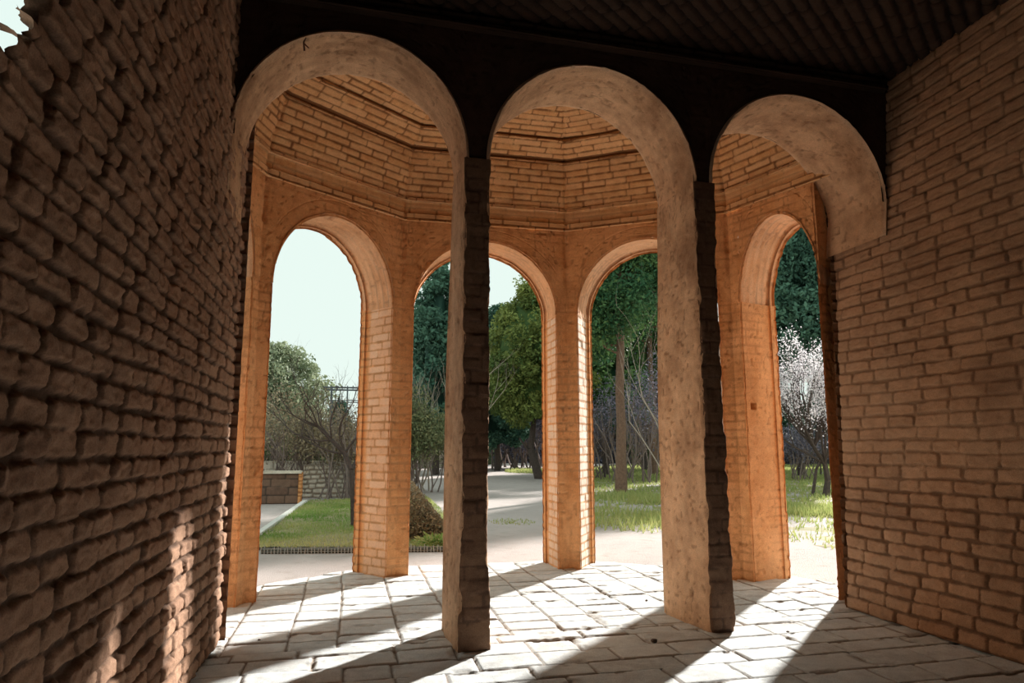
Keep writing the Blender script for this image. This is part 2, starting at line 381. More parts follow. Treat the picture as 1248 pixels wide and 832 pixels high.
# plastered arch bands of the three bays
def arch_band(i, left_to, right_to, label):
    b = BAYS[i]; cx = (b[0]+b[1])/2; a = (b[1]-b[0])/2-.006
    pts = []; nrm = []; s = []
    if left_to is not None:
        for z in lin(left_to, ZA, .012)[:-1]: pts.append((b[0]+.006, z)); nrm.append((1, 0))
    for th in np.linspace(PI, 0, 210): pts.append((cx+a*math.cos(th), ZA+(RB-.006)*math.sin(th))); nrm.append((-math.cos(th), -math.sin(th)))
    if right_to is not None:
        for z in lin(ZA, right_to, .012)[1:]: pts.append((b[1]-.006-(ZA-z)*.1, z)); nrm.append((-1, 0))
    pts = np.array(pts); nrm = np.array(nrm); s = np.concatenate([[0], np.cumsum(np.linalg.norm(np.diff(pts, axis=0), axis=1))])
    R = Relief()
    v = lin(0, 1, 1/55.); n_ = len(pts)
    X = np.repeat(pts[:, :1], len(v), 1); Z = np.repeat(pts[:, 1:], len(v), 1); Vv = np.broadcast_to(v, X.shape)
    y0 = yF(X)-.018; y1 = yB(X)+.012
    Y = y0+(y1-y0)*Vv
    N = np.stack([np.repeat(nrm[:, :1], len(v), 1), 0*X, np.repeat(nrm[:, 1:], len(v), 1)], -1)
    # trowel ridges running round the band
    rid = -.005*(1+np.sin(Vv*34+2*fbm(Vv*6, Z*2, 2, 3)))*.5 - .012*sst(.06, 0, Vv) - .012*sst(.94, 1, Vv)
    S = np.repeat(s[:, None], len(v), 1); wear = .022*(fbm(S*4, S*0+.5, 4, 60+i)-.5)*(sst(.12, 0, Vv)+sst(.88, 1, Vv))
    hst = style_plaster(Vv*.72, S, seed=50+i, ghost=.12)[0]
    R.patch(np.stack([X, Y, Z], -1), N, Vv*.72, S, style_plaster, seed=50+i, extra=rid+wear, ghost=.12, pale=.5*(sst(.07, 0, Vv)+sst(.93, 1, Vv)))
    # front and back rims
    for yy_, ny, vcol in ((y0[:, 0], -1, 0), (y1[:, 0], 1, -1)):
        w_ = np.linspace(0, RIM+.02, 5)
        Xr = X[:, :1]-N[:, :1, 0]*w_; Zr = Z[:, :1]-N[:, :1, 2]*w_; Yr = np.repeat(yy_[:, None], 5, 1) - ny*.02*(w_/(RIM+.02))**2
        Xr[:, 0] += N[:, 0, 0]*0
        wr = (wear + rid + hst)[:, 0 if ny < 0 else -1][:, None]*(1-w_/(RIM+.02))
        R.patch(np.stack([Xr+N[:, :1, 0]*wr, Yr, Zr+N[:, :1, 2]*wr], -1), (0, ny, 0), S[:, :5], w_+0*S[:, :5], style_flat, pale=.55)
    o = R.build('plaster_arch', M_PLASTER)
    tag(o, label, 'arch', 'plastered arches of the front arcade')
arch_band(0, 3.25, None, 'plastered arch of the front arcade springing from the left brick wall')
arch_band(1, None, None, 'plastered middle arch of the front arcade between the two slender piers')
arch_band(2, None, 3.52, 'plastered arch of the front arcade ending on the right brick wall')

# slender arcade piers
def arcade_pier(x0, x1, label, seed, flare=.04):
    rc = .018; xm = (x0+x1)/2
    loop = []          # x, y, nx, ny, range id (0 left side, 1 front, 2 right side, 3 back)
    y0f, y1f, y0b, y1b = yF(x0)-.01, yF(x1)-.01, yB(x0)+.02, yB(x1)+.02
    for y in lin(y0b-rc, y0f+rc, .012): loop.append((x0, y, -1, 0))
    n0 = len(loop)
    for a_ in np.linspace(0, PI/2, 5)[1:-1]: loop.append((x0+rc-rc*math.cos(a_), y0f+rc-rc*math.sin(a_), -math.cos(a_), -math.sin(a_)))
    for x in lin(x0+rc, x1-rc, .010): loop.append((x, y0f+(y1f-y0f)*(x-x0)/(x1-x0), 0, -1))
    for a_ in np.linspace(0, PI/2, 5)[1:-1]: loop.append((x1-rc+rc*math.sin(a_), y1f+rc-rc*math.cos(a_), math.sin(a_), -math.cos(a_)))
    n1 = len(loop)
    for y in lin(y1f+rc, y1b-rc, .012): loop.append((x1, y, 1, 0))
    n2 = len(loop)
    for a_ in np.linspace(0, PI/2, 5)[1:-1]: loop.append((x1-rc+rc*math.cos(a_), y1b-rc+rc*math.sin(a_), math.cos(a_), math.sin(a_)))
    for x in lin(x1-rc, x0+rc, .012): loop.append((x, yB(x)+.02, 0, 1))
    for a_ in np.linspace(0, PI/2, 5)[1:-1]: loop.append((x0+rc-rc*math.sin(a_), y0b-rc+rc*math.cos(a_), -math.sin(a_), math.cos(a_)))
    loop.append(loop[0]); Lp = np.array(loop)
    sA = np.concatenate([[0], np.cumsum(np.linalg.norm(np.diff(Lp[:, :2], axis=0), axis=1))]); z = lin(-.02, ZA, .0115)
    S, Z = np.meshgrid(sA, z, indexing='ij')
    corner = [(sA[n0-1]+sA[n0+3])/2, (sA[n1-4]+sA[n1])/2, (sA[n2-1]+sA[n2+3])/2]
    dc = np.min([np.abs(S-c_) for c_ in corner]+[np.abs(S-sA[-1])+.01], axis=0)
    chip = -.030*sst(.05, 0, dc)*sst(.42, .75, fbm(Z*6, S*3, 4, seed))
    bark = -.012*fbm(S*9, Z*1.6, 4, seed+5) - .020*(fbm(S*8, Z*9, 4, seed+6)-.4) + .018*sst(.8, .0, Z) + .008
    hp, mp, tp = style_plaster(S, Z, seed=seed, ghost=.1, amp=.014)
    hb, mb, tb = style_brick(S, Z, L=.25, H=.1, j=.003, depth=.016, seed=seed+3, ragged=1.3, r=.014); mb = mb*.6
    front = ((S > sA[n0]) & (S < sA[n1-1])) | (S > sA[n2])
    wgt = sst(-.01, .012, np.where(front, dc, -dc)); H_ = hp*(1-wgt)+hb*wgt*.8
    fade = sst(sA[-1], sA[-1]-.04, S)*sst(0, .04, S)
    H_ = (H_+chip+bark)*fade; tz = sst(ZA-.3, ZA-.02, Z); H_ = H_*(1-tz)-.004*tz
    e_ = empty('arcade_pier', (xm, 5.8, 0))
    P = np.stack([np.repeat(Lp[:, 0:1], len(z), 1), np.repeat(Lp[:, 1:2], len(z), 1), Z], -1); N = np.stack([np.repeat(Lp[:, 2:3], len(z), 1), np.repeat(Lp[:, 3:4], len(z), 1), 0*Z], -1)
    P[..., 0] -= flare*(1-sst(ZA-2.2, ZA, Z))*np.clip((x1-P[..., 0])/(x1-x0), 0, 1)*np.clip((P[..., 1]-y0f)/(y0b-y0f), 0, 1)
    for nm, rngs, mt, mm, tt in (('plaster_reveal', ((0, n0), (n1-1, n2)), M_PLASTER, mp, tp), ('brick_face', ((n0-1, n1), (n2-1, len(loop))), M_DARKBRICK, mb, tb)):
        Q = Relief()
        for a_, b_ in rngs:
            sl = slice(a_, b_)
            def pre(S_, T_2, **k): return H_[sl], mm[sl], tt[sl]
            Q.patch(P[sl], N[sl], S[sl], Z[sl], pre, pale=(.22*sst(.4, .75, fbm(S[sl]*3, Z[sl]*.8, 4, seed+8)) if nm[0] == 'p' else .0))
        o = Q.build(nm, mt, e_); o.location = (-xm, -5.8, 0)
        tag(o, 'rough flaking plaster on the sides of the pier' if nm[0] == 'p' else 'dark eroded brick end face')
    tag(e_, label, 'pier', 'slender piers of the front arcade')
arcade_pier(.835, 1.07, 'slender arcade pier nearest the left wall, dark brick front with bark-like plaster side', 70)
arcade_pier(2.93, 3.155, 'slender arcade pier nearest the right wall, with a broad scratched plaster side', 90, .055)

# ------------------------------------------------------------------ pavilion piers
prof = np.array(PROF, float); plen = np.concatenate([[0], np.cumsum(np.linalg.norm(np.diff(prof, axis=0), axis=1))])
def prof_at(step=.014):
    s = lin(0, plen[-1], step); s = np.unique(np.concatenate([s, plen])); return s, np.interp(s, plen, prof[:, 0]), np.interp(s, plen, prof[:, 1])
def prof_norm(s):
    i = np.clip(np.searchsorted(plen, s+1e-6)-1, 0, len(PROF)-2); d = np.diff(prof, axis=0)/np.diff(plen)[:, None]
    return d[i]    # (ddepth, dinset)
def pav_pier(v, styleL, styleR, paleL, paleR, label, hole=None):
    i = ORDER.index(v); V = V2[v]; R = Relief()
    _, _, eL, nL, _ = face(i-1); _, _, eR, nR, _ = face(i)
    zz = lin(-.03, ZS, .0125)
    # inner faces
    for e, n, sg in ((eL, nL, -1), (eR, nR, 1)):
        w = lin(-.04, M_, .0125); W, Z = np.meshgrid(w, zz, indexing='ij')
        P = np.stack([V[0]+sg*e[0]*W, V[1]+sg*e[1]*W, Z], -1)
        R.patch(P, (-n[0], -n[1], 0), W*sg+.13, Z, style_plaster, seed=100+i, ghost=.5, L=.3, H=.1, extra=-.012*sst(.02, 0, M_-W)*fbm(Z*9, Z*0, 2, i))
        s, dp, ins = prof_at(); pn = prof_norm(s)
        Sx, Z = np.meshgrid(s, zz, indexing='ij'); DP = np.interp(Sx, s, dp); IN = np.interp(Sx, s, ins)
        P = np.stack([V[0]+sg*e[0]*(M_+IN)+n[0]*DP, V[1]+sg*e[1]*(M_+IN)+n[1]*DP, Z], -1)
        # jamb normal: points into the opening
        nx = sg*e[0]*pn[:, 0]-n[0]*pn[:, 1]; ny = sg*e[1]*pn[:, 0]-n[1]*pn[:, 1]
        N = np.stack([np.repeat(nx[:, None], len(zz), 1), np.repeat(ny[:, None], len(zz), 1), 0*Z], -1)
        st, pl = (styleL, paleL) if sg < 0 else (styleR, paleR)
        hb, mb, rb = style_brick(Sx+.07, Z, L=.27, H=.1, seed=120+i, j=.008)
        if pl > 0: pal = np.clip(pl*(1-mb)*(.7+.5*rb)*(.7+.7*fbm(Sx*4, Z*2, 3, 33+i)), 0, 1)*sst(.47, .40, Sx)
        else: pal = (.6*sst(.5, .7, fbm(Sx*5, Z*2.2, 4, 5)) if v == 'C' else .12*fbm(Sx*3, Z*3, 3, 5))
        kw = dict(L=.27, H=.1, seed=120+i)
        if st is style_brick: kw.update(j=.006, depth=.010, rough=.004, ragged=.9)
        else: kw.update(ghost=.4)
        R.patch(P, N, Sx+.07, Z, st, pale=pal, hole=hole if sg > 0 else None, **kw)
        # outer face
        oc = outer(v); q = V+sg*e*(M_+.035)+n*T_; w = np.linspace(0, 1, 8); W, Z = np.meshgrid(w, lin(-.03, ZS, .03), indexing='ij')
        P = np.stack([q[0]+(oc[0]-q[0])*W, q[1]+(oc[1]-q[1])*W, Z], -1)
        R.patch(P, (n[0], n[1], 0), W*.4, Z, style_brick, seed=130+i)
    o = R.build('pavilion_pier', M_ORANGEW if v in 'BC' else M_ORANGE)
    tag(o, label, 'pier', 'orange brick piers of the polygonal pavilion')
pav_pier('A', style_plaster, style_plaster, 0, .12, 'orange brick pavilion pier half hidden by the left wall, with a pale vertical edge')
pav_pier('B', style_brick, style_plaster, .34, .1, 'orange brick pavilion pier between the shrub bed and the front left slender pier')
pav_pier('C', style_plaster, style_brick, .5, .95, 'orange brick pavilion pier with whitish bricks on its right side, at the path')
pav_pier('D', style_plaster, style_plaster, 0, .0, 'broad smooth orange pavilion pier with a small square hole, seen through the right arch', hole=[(.22, 1.98, .045, .04, .12)])

# half piers against the room walls
def half_pier(k, uj, q1, sg, label):
    a, b, e, n, L = face(k); R = Relief(); zz = lin(-.03, 4.36, .0125)
    p = a+e*uj; w = np.array(q1)-p; Lw = np.linalg.norm(w); w = w/Lw; nn = np.array([w[1], -w[0]]); nn = nn if nn[1] < 0 else -nn
    U, Z = np.meshgrid(lin(0, Lw, .0125), zz, indexing='ij')
    R.patch(np.stack([p[0]+w[0]*U, p[1]+w[1]*U, Z], -1), (nn[0], nn[1], 0), U, Z, style_plaster, seed=110+k, ghost=.6, H=.1)
    Dp, Z = np.meshgrid(lin(0, T_, .0125), zz[zz < ZS+.03], indexing='ij')
    R.patch(np.stack([p[0]+n[0]*Dp, p[1]+n[1]*Dp, Z], -1), (sg*e[0], sg*e[1], 0), Dp, Z, style_plaster, seed=112+k, ghost=.6, H=.1)
    q = p+n*T_; zc = lin(-.03, 4.36, .05); U, Z = np.meshgrid(lin(0, .5, .05), zc, indexing='ij')
    R.patch(np.stack([q[0]-sg*e[0]*U, q[1]-sg*e[1]*U, Z], -1), (n[0], n[1], 0), U, Z, style_brick, seed=111+k, H=.1)
    tag(R.build('pavilion_pier', M_ORANGE), label, 'pier', 'orange brick piers of the polygonal pavilion')
half_pier(4, 1.20, (5.15, 6.42), -1, 'orange half pier edging the right brick wall beyond the arcade')
half_pier(0, face(0)[4]-1.22, (-1.5, 6.0), 1, 'orange half pier hidden behind the end of the left brick wall')

# ------------------------------------------------------------------ pavilion arches (spandrel wall + soffit)
def pav_arch(k, label, umin=None, umax=None, cu=None, r=None):
    a, b, e, n, L = face(k); cu = L/2 if cu is None else cu; r = L/2-M_ if r is None else r; rv = .92; zsc = rv/r
    umin = 0 if umin is None else umin; umax = L if umax is None else umax
    root = empty('brick_arch', (a[0]+e[0]*cu, a[1]+e[1]*cu, ZS)); off = (-(a[0]+e[0]*cu), -(a[1]+e[1]*cu), -ZS)
    R = Relief()
    th = np.linspace(PI, 0, 130); ua = cu+r*np.cos(th); za = ZS+rv*np.sin(th)
    ok = (ua >= umin-1e-6) & (ua <= umax+1e-6); ua, za, th2 = ua[ok], za[ok], th[ok]
    Vv = np.linspace(0, 1, 90)
    U, W = np.meshgrid(ua, Vv, indexing='ij'); Z = za[:, None]+(ZTOP+.02-za[:, None])*W
    P = np.stack([a[0]+e[0]*U, a[1]+e[1]*U, Z], -1)
    vouss = -.010*(1-sst(.0, .01, np.abs(np.hypot(U-cu, (Z-ZS)/zsc)-(r+.17))))
    R.patch(P, (-n[0], -n[1], 0), U+.1*k, Z, style_plaster, seed=140+k, ghost=.5, amp=.014, extra=vouss*.4)
    for u0, u1 in ((umin-(.04 if umin == 0 else 0), cu-r), (cu+r, umax+(.04 if umax == L else 0))):
        if u1-u0 < .01: continue
        U, Z = np.meshgrid(lin(u0, u1, .0125), lin(ZS, ZTOP+.02, .0125), indexing='ij')
        P = np.stack([a[0]+e[0]*U, a[1]+e[1]*U, Z], -1)
        seam = -.03*sst(.05, 0, np.clip(np.minimum(U, L-U), 0, 1))*sst(3.5, 3.75, Z)*fbm(U*0, Z*13, 3, 8)
        R.patch(P, (-n[0], -n[1], 0), U+.1*k, Z, style_plaster, seed=140+k, ghost=.5, amp=.014, extra=seam)
    # outside face
    ro = r-.035
    th = np.linspace(PI, 0, 60); ua = cu+ro*np.cos(th); za = ZS+(rv-.035)*np.sin(th); ok = (ua >= umin) & (ua <= umax); ua, za = ua[ok], za[ok]
    ea = np.concatenate([lin(min(-.1, umin-.0) if umin == 0 else umin, cu-ro, .05)[:-1] if umin < cu-ro else [], ua, lin(cu+ro, L+.1 if umax == L else umax, .05)[1:] if umax > cu+ro else []])
    ez = np.where(np.abs(ea-cu) < ro, ZS+(rv-.035)*np.sqrt(np.clip(1-((ea-cu)/ro)**2, 0, None)), ZS)
    W = np.linspace(0, 1, 40); U, W = np.meshgrid(ea, W, indexing='ij'); Z = ez[:, None]+(5.25-ez[:, None])*W
    P = np.stack([a[0]+e[0]*U+n[0]*T_, a[1]+e[1]*U+n[1]*T_, Z], -1)
    R.patch(P, (n[0], n[1], 0), U, Z, style_brick, seed=150+k)
    o = R.build('spandrel', M_ORANGE, root); o.location = off
    # soffit
    R = Relief()
    s, dp, ins = prof_at(); pn = prof_norm(s)
    th = np.linspace(PI, 0, 190); 
    Sx, TH = np.meshgrid(s, th, indexing='ij'); DP = np.interp(Sx, s, dp); IN = np.interp(Sx, s, ins)
    rr = r-IN; U = cu+rr*np.cos(TH); Z = ZS+(rv-IN)*np.sin(TH)
    U = np.clip(U, umin, umax)
    P = np.stack([a[0]+e[0]*U+n[0]*DP, a[1]+e[1]*U+n[1]*DP, Z], -1)
    pnd = np.repeat(pn[:, 0][:, None], len(th), 1); pni = np.repeat(pn[:, 1][:, None], len(th), 1)
    ru = -np.cos(TH)*pnd; rz = -np.sin(TH)*pnd
    N = np.stack([e[0]*ru-n[0]*pni, e[1]*ru-n[1]*pni, rz], -1)
    ridge = -.008*(1+np.sin(Sx*55+1.5*fbm(TH*3, Sx*4, 2, k)))*.5
    R.patch(P, N, TH*r, Sx*1.0, style_plaster, seed=160+k, ghost=.7, extra=ridge, L=.3, H=.1, amp=.02, pale=.22+.25*fbm(TH*3, Sx*5, 3, 4),
            hole=[(PI*r/2+.02, .15, .03, .07, .06)] if k == 1 else None)
    o = R.build('arch_soffit', M_ORANGE, root); o.location = off
    tag(root, label, 'arch', 'orange brick arches of the polygonal pavilion')
LF = face(0)[4]; uF = (6.2-V2['F'][1])/(V2['A'][1]-V2['F'][1])*LF
LE = face(4)[4]; uE = (V2['D'][1]-6.42)/(V2['D'][1]-V2['E'][1])*LE
pav_arch(0, 'side arch of the pavilion behind the left brick wall, barely seen', umin=LF-1.23, cu=LF-.685, r=.535)
pav_arch(1, 'pavilion arch framing open sky and the bare tree, with a putlog hole in its underside')
pav_arch(2, 'middle pavilion arch over the path, straight ahead, partly hidden by the slender pier')
pav_arch(3, 'pavilion arch framing the two bare pine trunks, right of the middle one')
pav_arch(4, 'deep orange pavilion arch seen steeply through the right bay, framing the white blossom', umax=1.215, cu=.675, r=.525)

# ------------------------------------------------------------------ vault
R = Relief()
VP = [(0, 4.345), (.012, 4.35), (.012, 4.46), (.004, 4.465), (.004, 4.60), (.018, 4.61), (.020, 4.66), (.015, 4.675), (.072, 5.22), (.073, 5.222),
      (.068, 5.228), (.068, 5.25), (.080, 5.256), (.150, 5.42), (.145, 5.426), (.145, 5.444), (.157, 5.45), (.30, 5.66), (.6, 5.98), (1.0, 6.15)]
vp = np.array(VP); vl = np.concatenate([[0], np.cumsum(np.hypot(np.diff(vp[:, 0])*3.1, np.diff(vp[:, 1])))])
ss = np.unique(np.concatenate([lin(0, vl[-1]*.62, .0125), lin(vl[-1]*.62, vl[-1], .05), vl])); aa = np.interp(ss, vl, vp[:, 0]); za = np.interp(ss, vl, vp[:, 1])
dvp = np.stack([np.diff(vp[:, 0])*3.1, np.diff(vp[:, 1])], 1); dvp = dvp/np.linalg.norm(dvp, axis=1)[:, None]
ii = np.clip(np.searchsorted(vl, ss+1e-7)-1, 0, len(VP)-2); dd = dvp[ii]
band = np.array([2, 4])          # smooth segments
for k in range(5):
    a, b, e, n, L = face(k)
    uu = np.linspace(-.015, 1.015, int(L/.014)); U, Sx = np.meshgrid(uu, ss, indexing='ij')
    Aa = np.interp(Sx, ss, aa); Z = np.interp(Sx, ss, za)
    A2 = a[None, None]+(O2-a)*Aa[..., None]; B2 = b[None, None]+(O2-b)*Aa[..., None]
    P2 = A2+(B2-A2)*U[..., None]
    P2[..., 1] = np.maximum(P2[..., 1], 5.95)
    P = np.concatenate([P2, Z[..., None]], -1)
    # normal facing inwards and down: inward direction is -n ; slope direction (in,up)=dd
    N = np.stack([-n[0]*dd[:, 1], -n[1]*dd[:, 1], -dd[:, 0]], -1)[None].repeat(len(uu), 0)
    across = (U-.5)*L*(1-Aa)
    sm_ = np.exp(-((Z-4.56)/.05)**2)*(Sx < vl[5])
    h_, m_, t_ = style_brick(across+7.3*k+.07, Sx+.012, L=.31, H=.082, j=.006, depth=.018, seed=171+k, warp=.006, rough=.006)
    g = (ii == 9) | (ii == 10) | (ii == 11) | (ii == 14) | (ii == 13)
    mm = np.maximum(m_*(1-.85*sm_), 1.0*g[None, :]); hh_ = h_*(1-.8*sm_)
    cre = -.012*sst(.03, 0, np.minimum(U, 1-U)*L)
    class _T:
        def __call__(s, S, T, **kk): return hh_, mm, t_
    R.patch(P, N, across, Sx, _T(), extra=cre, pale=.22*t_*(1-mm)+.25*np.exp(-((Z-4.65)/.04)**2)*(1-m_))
vo = empty('brick_vault', (O2[0], 6.5, 4.38))
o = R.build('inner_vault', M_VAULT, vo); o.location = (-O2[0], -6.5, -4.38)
# outer roof
V = []; Fc = []
ring = [outer(c)+ (outer(c)-O2)/np.linalg.norm(outer(c)-O2)*.12 for c in ORDER]
ring[0] = np.array([ring[0][0], 6.0]); ring[-1] = np.array([ring[-1][0], 6.2])
for z, sc in ((5.15, 1.0), (5.27, 1.02), (5.31, 1.0), (7.2, .05)):
    for p in ring: q = O2+[0, .5]+(p-O2-[0, .5])*sc; V.append((q[0], max(q[1], 5.98), z))
for r_ in range(3):
    for j in range(5): Fc.append((r_*6+j, r_*6+j+1, (r_+1)*6+j+1, (r_+1)*6+j))
inn = [outer(c)*.0+V2[c]+(outer(c)-V2[c])*.3 for c in ORDER]
for p in inn: V.append((p[0], max(p[1], 5.98), 5.15))
for j in range(5): Fc.append((24+j, 24+j+1, j+1, j))
M_TILE = simple('roof tile', (.50, .22, .12), (.32, .15, .09), 9, bs=.5)
o = link_mesh('roof', V, Fc, M_TILE, vo, smooth=False); o.location = (-O2[0], -6.5, -4.38)
tag(vo, 'faceted orange brick vault over the pavilion with projecting courses', 'vault')

# ------------------------------------------------------------------ floor
def paving(X, Y):
    def slabs(S, T, L, H, seed, j=.010, jit=.45):
        row = np.floor(T/H + .0); tt = T/H-row
        rb0 = .25*(hsh(row, 0*row, seed+77)-.5); rb1 = .25*(hsh(row+1, 0*row, seed+77)-.5)
        row = np.where(tt < rb0, row-1, np.where(tt > 1+rb1, row+1, row)); tt = T/H-row
        rb0 = .25*(hsh(row, 0*row, seed+77)-.5); rb1 = .25*(hsh(row+1, 0*row, seed+77)-.5)
        dy = np.minimum(tt-rb0, 1+rb1-tt)*H
        s = S/L + hsh(row, 0*row, seed); col = np.floor(s)
        jf = lambda c: c+jit*(hsh(c, row, seed+1)-.5)
        col = np.where(s < jf(col), col-1, np.where(s > jf(col+1), col+1, col))
        dx = np.minimum(s-jf(col), jf(col+1)-s)*L
        return np.minimum(dx, dy), hsh(col, row, seed+2), col, row
    wx = X+.03*(fbm(X*1.5, Y*1.5, 3, 1)-.5)+.010*(fbm(X*9, Y*9, 2, 2)-.5); wy = Y+.03*(fbm(X*1.5+5, Y*1.5, 3, 3)-.5)+.010*(fbm(X*9+3, Y*9, 2, 4)-.5)
    wy2 = wy - .03*X
    dA, rA, cA, oA = slabs(wx, wy2, .50, .31, 201)
    dB, rB, cB, oB = slabs(wy, wx, .27, .44, 211)
    w = (Y < 5.75+.03*X)
    d = np.where(w, dA, dB); rn = np.where(w, rA, rB); c = np.where(w, cA, cB); r = np.where(w, oA, oB)
    d = np.where(np.abs(Y-(5.75+.03*X)) < d, np.abs(Y-(5.75+.03*X)), d)
    j = .002+.006*fbm(X*4, Y*4, 2, 9)
    m = 1-sst(j, j+.008, d + .006*(fbm(X*45, Y*45, 2, 6)-.5))
    tilt = (hsh(c, r, 221)-.5)*.010*np.sin(3*X+rn*9)+(hsh(c, r, 222)-.5)*.012
    chip = sst(.66, .74, fbm(X*5, Y*5, 3, 12))*sst(.09, .02, d)
    h = tilt - .006*fbm(X*12, Y*12, 4, 7) - .014*m - .010*chip
    return h - .006, np.clip(m+.75*chip*fbm(X*20, Y*20, 2, 15), 0, 1), rn
R = Relief()
xx = lin(-1.9, 5.4, .0135); yy = lin(2.0, 9.35, .0135); X, Y = np.meshgrid(xx, yy, indexing='ij')
h, m, t = paving(X, Y)
OUT = [outer(c) for c in ORDER]
ins = np.ones(X.shape, bool)
wob = .05*(fbm(X*2, Y*2, 3, 66)-.3)
for k in range(5):
    a, b, e, n, L = face(k); oo = .12 if k != 2 else .18
    ins &= ((X-a[0])*n[0]+(Y-a[1])*n[1] < T_+oo+wob)
cell = ins[:-1, :-1] & ins[1:, 1:] & ins[1:, :-1] & ins[:-1, 1:]
idx = np.arange(X.size).reshape(X.shape); f = np.stack([idx[:-1, :-1], idx[1:, :-1], idx[1:, 1:], idx[:-1, 1:]], -1)[cell]
R.V.append(np.stack([X, Y, h], -1).reshape(-1, 3)); R.F.append(f.reshape(-1, 4)); R.A.append(np.stack([m, t, 0*m], -1).reshape(-1, 3)); R.n += X.size
quadpatch(R, (-1.9, -4, -.01), (1, 0, 0), (0, 1, 0), 8, 6.0, (0, 0, 1), style_flat, du=.5, dv=.5)
struct(R, 'floor', M_STONE)

# ------------------------------------------------------------------ ground outside
def gz(x, y): return -.035 - .03*sst(9, 14, y) + .10*(fbm(x*.12, y*.12, 3, 300)-.5)*sst(11, 22, y) + .015*(fbm(x*1.2, y*1.2, 3, 301)-.5)
m_gravel, t, b = nt('pinkish gravel')
n1 = noise(t, .5, 5, .6); n2 = noise(t, 60, 4, .7); n3 = noise(t, 4, 5, .6)
c = mixc(t, ramp(t, n1, [(.35, 0.), (.65, 1.)]), (.47, .39, .36), (.38, .31, .285))
c = mixc(t, ramp(t, n2, [(.45, 0.), (.62, .8)]), c, (.48, .42, .39))
c = mixc(t, ramp(t, n3, [(.55, 0.), (.75, .6)]), c, (.30, .25, .20))
t.links.new(c, b.inputs['Base Color']); b.inputs['Roughness'].default_value = .95; bump(t, b, n2, .8, .02)
def terrain(name, x0, x1, y0, y1, step, mat, dz=0, poly=None, bumpz=0):
    x = lin(x0, x1, step); y = lin(y0, y1, step); X, Y = np.meshgrid(x, y, indexing='ij'); Z = gz(X, Y)+dz
    if bumpz: Z = Z+bumpz*fbm(X*1.5, Y*1.5, 3, 9)
    idx = np.arange(X.size).reshape(X.shape); f = np.stack([idx[:-1, :-1], idx[1:, :-1], idx[1:, 1:], idx[:-1, 1:]], -1)
    if poly is not None:
        k = inpoly(X, Y, poly); f = f[k[:-1, :-1] & k[1:, 1:] & k[1:, :-1] & k[:-1, 1:]]
    return link_mesh(name, np.stack([X, Y, Z], -1).reshape(-1, 3), f.reshape(-1, 4), mat)
def inpoly(X, Y, poly):
    poly = np.asarray(poly, float); c = np.zeros(X.shape, bool); j = len(poly)-1
    for i in range(len(poly)):
        xi, yi = poly[i]; xj, yj = poly[j]
        hit = ((yi > Y) != (yj > Y)) & (X < (xj-xi)*(Y-yi)/((yj-yi) if yj != yi else 1e-9)+xi); c ^= hit; j = i
    return c
o = terrain('gravel_ground', -60, 110, 4.0, 124, .5, m_gravel); o['kind'] = 'structure'
M_LAWN = simple('lawn soil', (.22, .21, .08), (.34, .27, .16), 1.8, bs=.4)
M_GRASS = leafmat('grass blades', (.17, .31, .06), (.60, .54, .24), .35)
rs = np.random.RandomState(7)
def blades(name, poly, n, hgt, label, seed, mat, bright=None, wd=.010, dz=0.0):
    r = np.random.RandomState(seed); poly = np.array(poly); lo, hi = poly.min(0), poly.max(0)
    pts = np.zeros((0, 2))
    while len(pts) < n:
        p = lo+(hi-lo)*r.rand(n*2, 2); p = p[inpoly(p[:, 0], p[:, 1], poly)]
        k = fbm(p[:, 0]*1.1, p[:, 1]*1.1, 3, seed) > r.rand(len(p))*.75+.08
        pts = np.concatenate([pts, p[k]])
    p = pts[:n]; z = gz(p[:, 0], p[:, 1])+dz; n_ = n
    a = r.rand(n_)*2*PI; dist = np.linalg.norm(p, axis=1); w = wd*(.6+.8*r.rand(n_))*np.clip(dist/14, 1, 3); h = hgt*(.4+.9*r.rand(n_))
    lean = (r.rand(n_, 2)-.5)*h[:, None]*1.1
    base = np.stack([p[:, 0], p[:, 1], z-.01], -1); d = np.stack([np.cos(a)*w, np.sin(a)*w, 0*a], -1)
    tip = base+np.stack([lean[:, 0], lean[:, 1], h], -1)
    V = np.stack([base-d, base+d, tip], 1).reshape(-1, 3); Fq = np.arange(n_*3).reshape(-1, 3)
    t = np.clip(fbm(p[:, 0]*.7, p[:, 1]*.7, 3, seed+5)*1.3-.25+.5*sst(13.2, 11, p[:, 1])+.35*(r.rand(n_)-.5), 0, 1) if bright is None else np.clip(bright+.4*(r.rand(n_)-.5), 0, 1)
    A = np.stack([0*t, t, 0*t], -1).repeat(3, 0)
    o = link_mesh(name, V, Fq, mat, attrs=A, smooth=False); tag(o, label, 'grass', kind='stuff'); return o
# left lawn bed
LB = [G(296, 667)[:2], G(560, 667)[:2], G(560, 640)[:2], G(520, 604)[:2], G(374, 609)[:2]]
o = terrain('lawn_soil', -6, 5, 9, 24, .12, M_LAWN, .03, LB, .05); o['kind'] = 'structure'
blades('lawn_grass', LB, 30000, .055, 'short green lawn with straw patches beside the pale kerb at left', 11, M_GRASS, wd=.007, dz=.06)
RB_ = [G(706, 640)[:2], G(1000, 640)[:2]+[3, 0], np.array([70, 60]), np.array([26, 75]), G(690, 560)[:2]]
RBp = [G(715, 636)[:2], G(860, 640)[:2], G(945, 655)[:2], G(1040, 672)[:2], G(1100, 640)[:2], (60., 50.), (24., 60.), G(700, 572)[:2]]
o = terrain('meadow_soil', 2, 62, 9, 62, .4, M_LAWN, -.03, RBp, .06); o['kind'] = 'structure'
blades('meadow_grass', RBp, 60000, .13, 'lush green meadow grass under the pines at right', 12, M_GRASS, wd=.016, bright=.5, dz=.0)
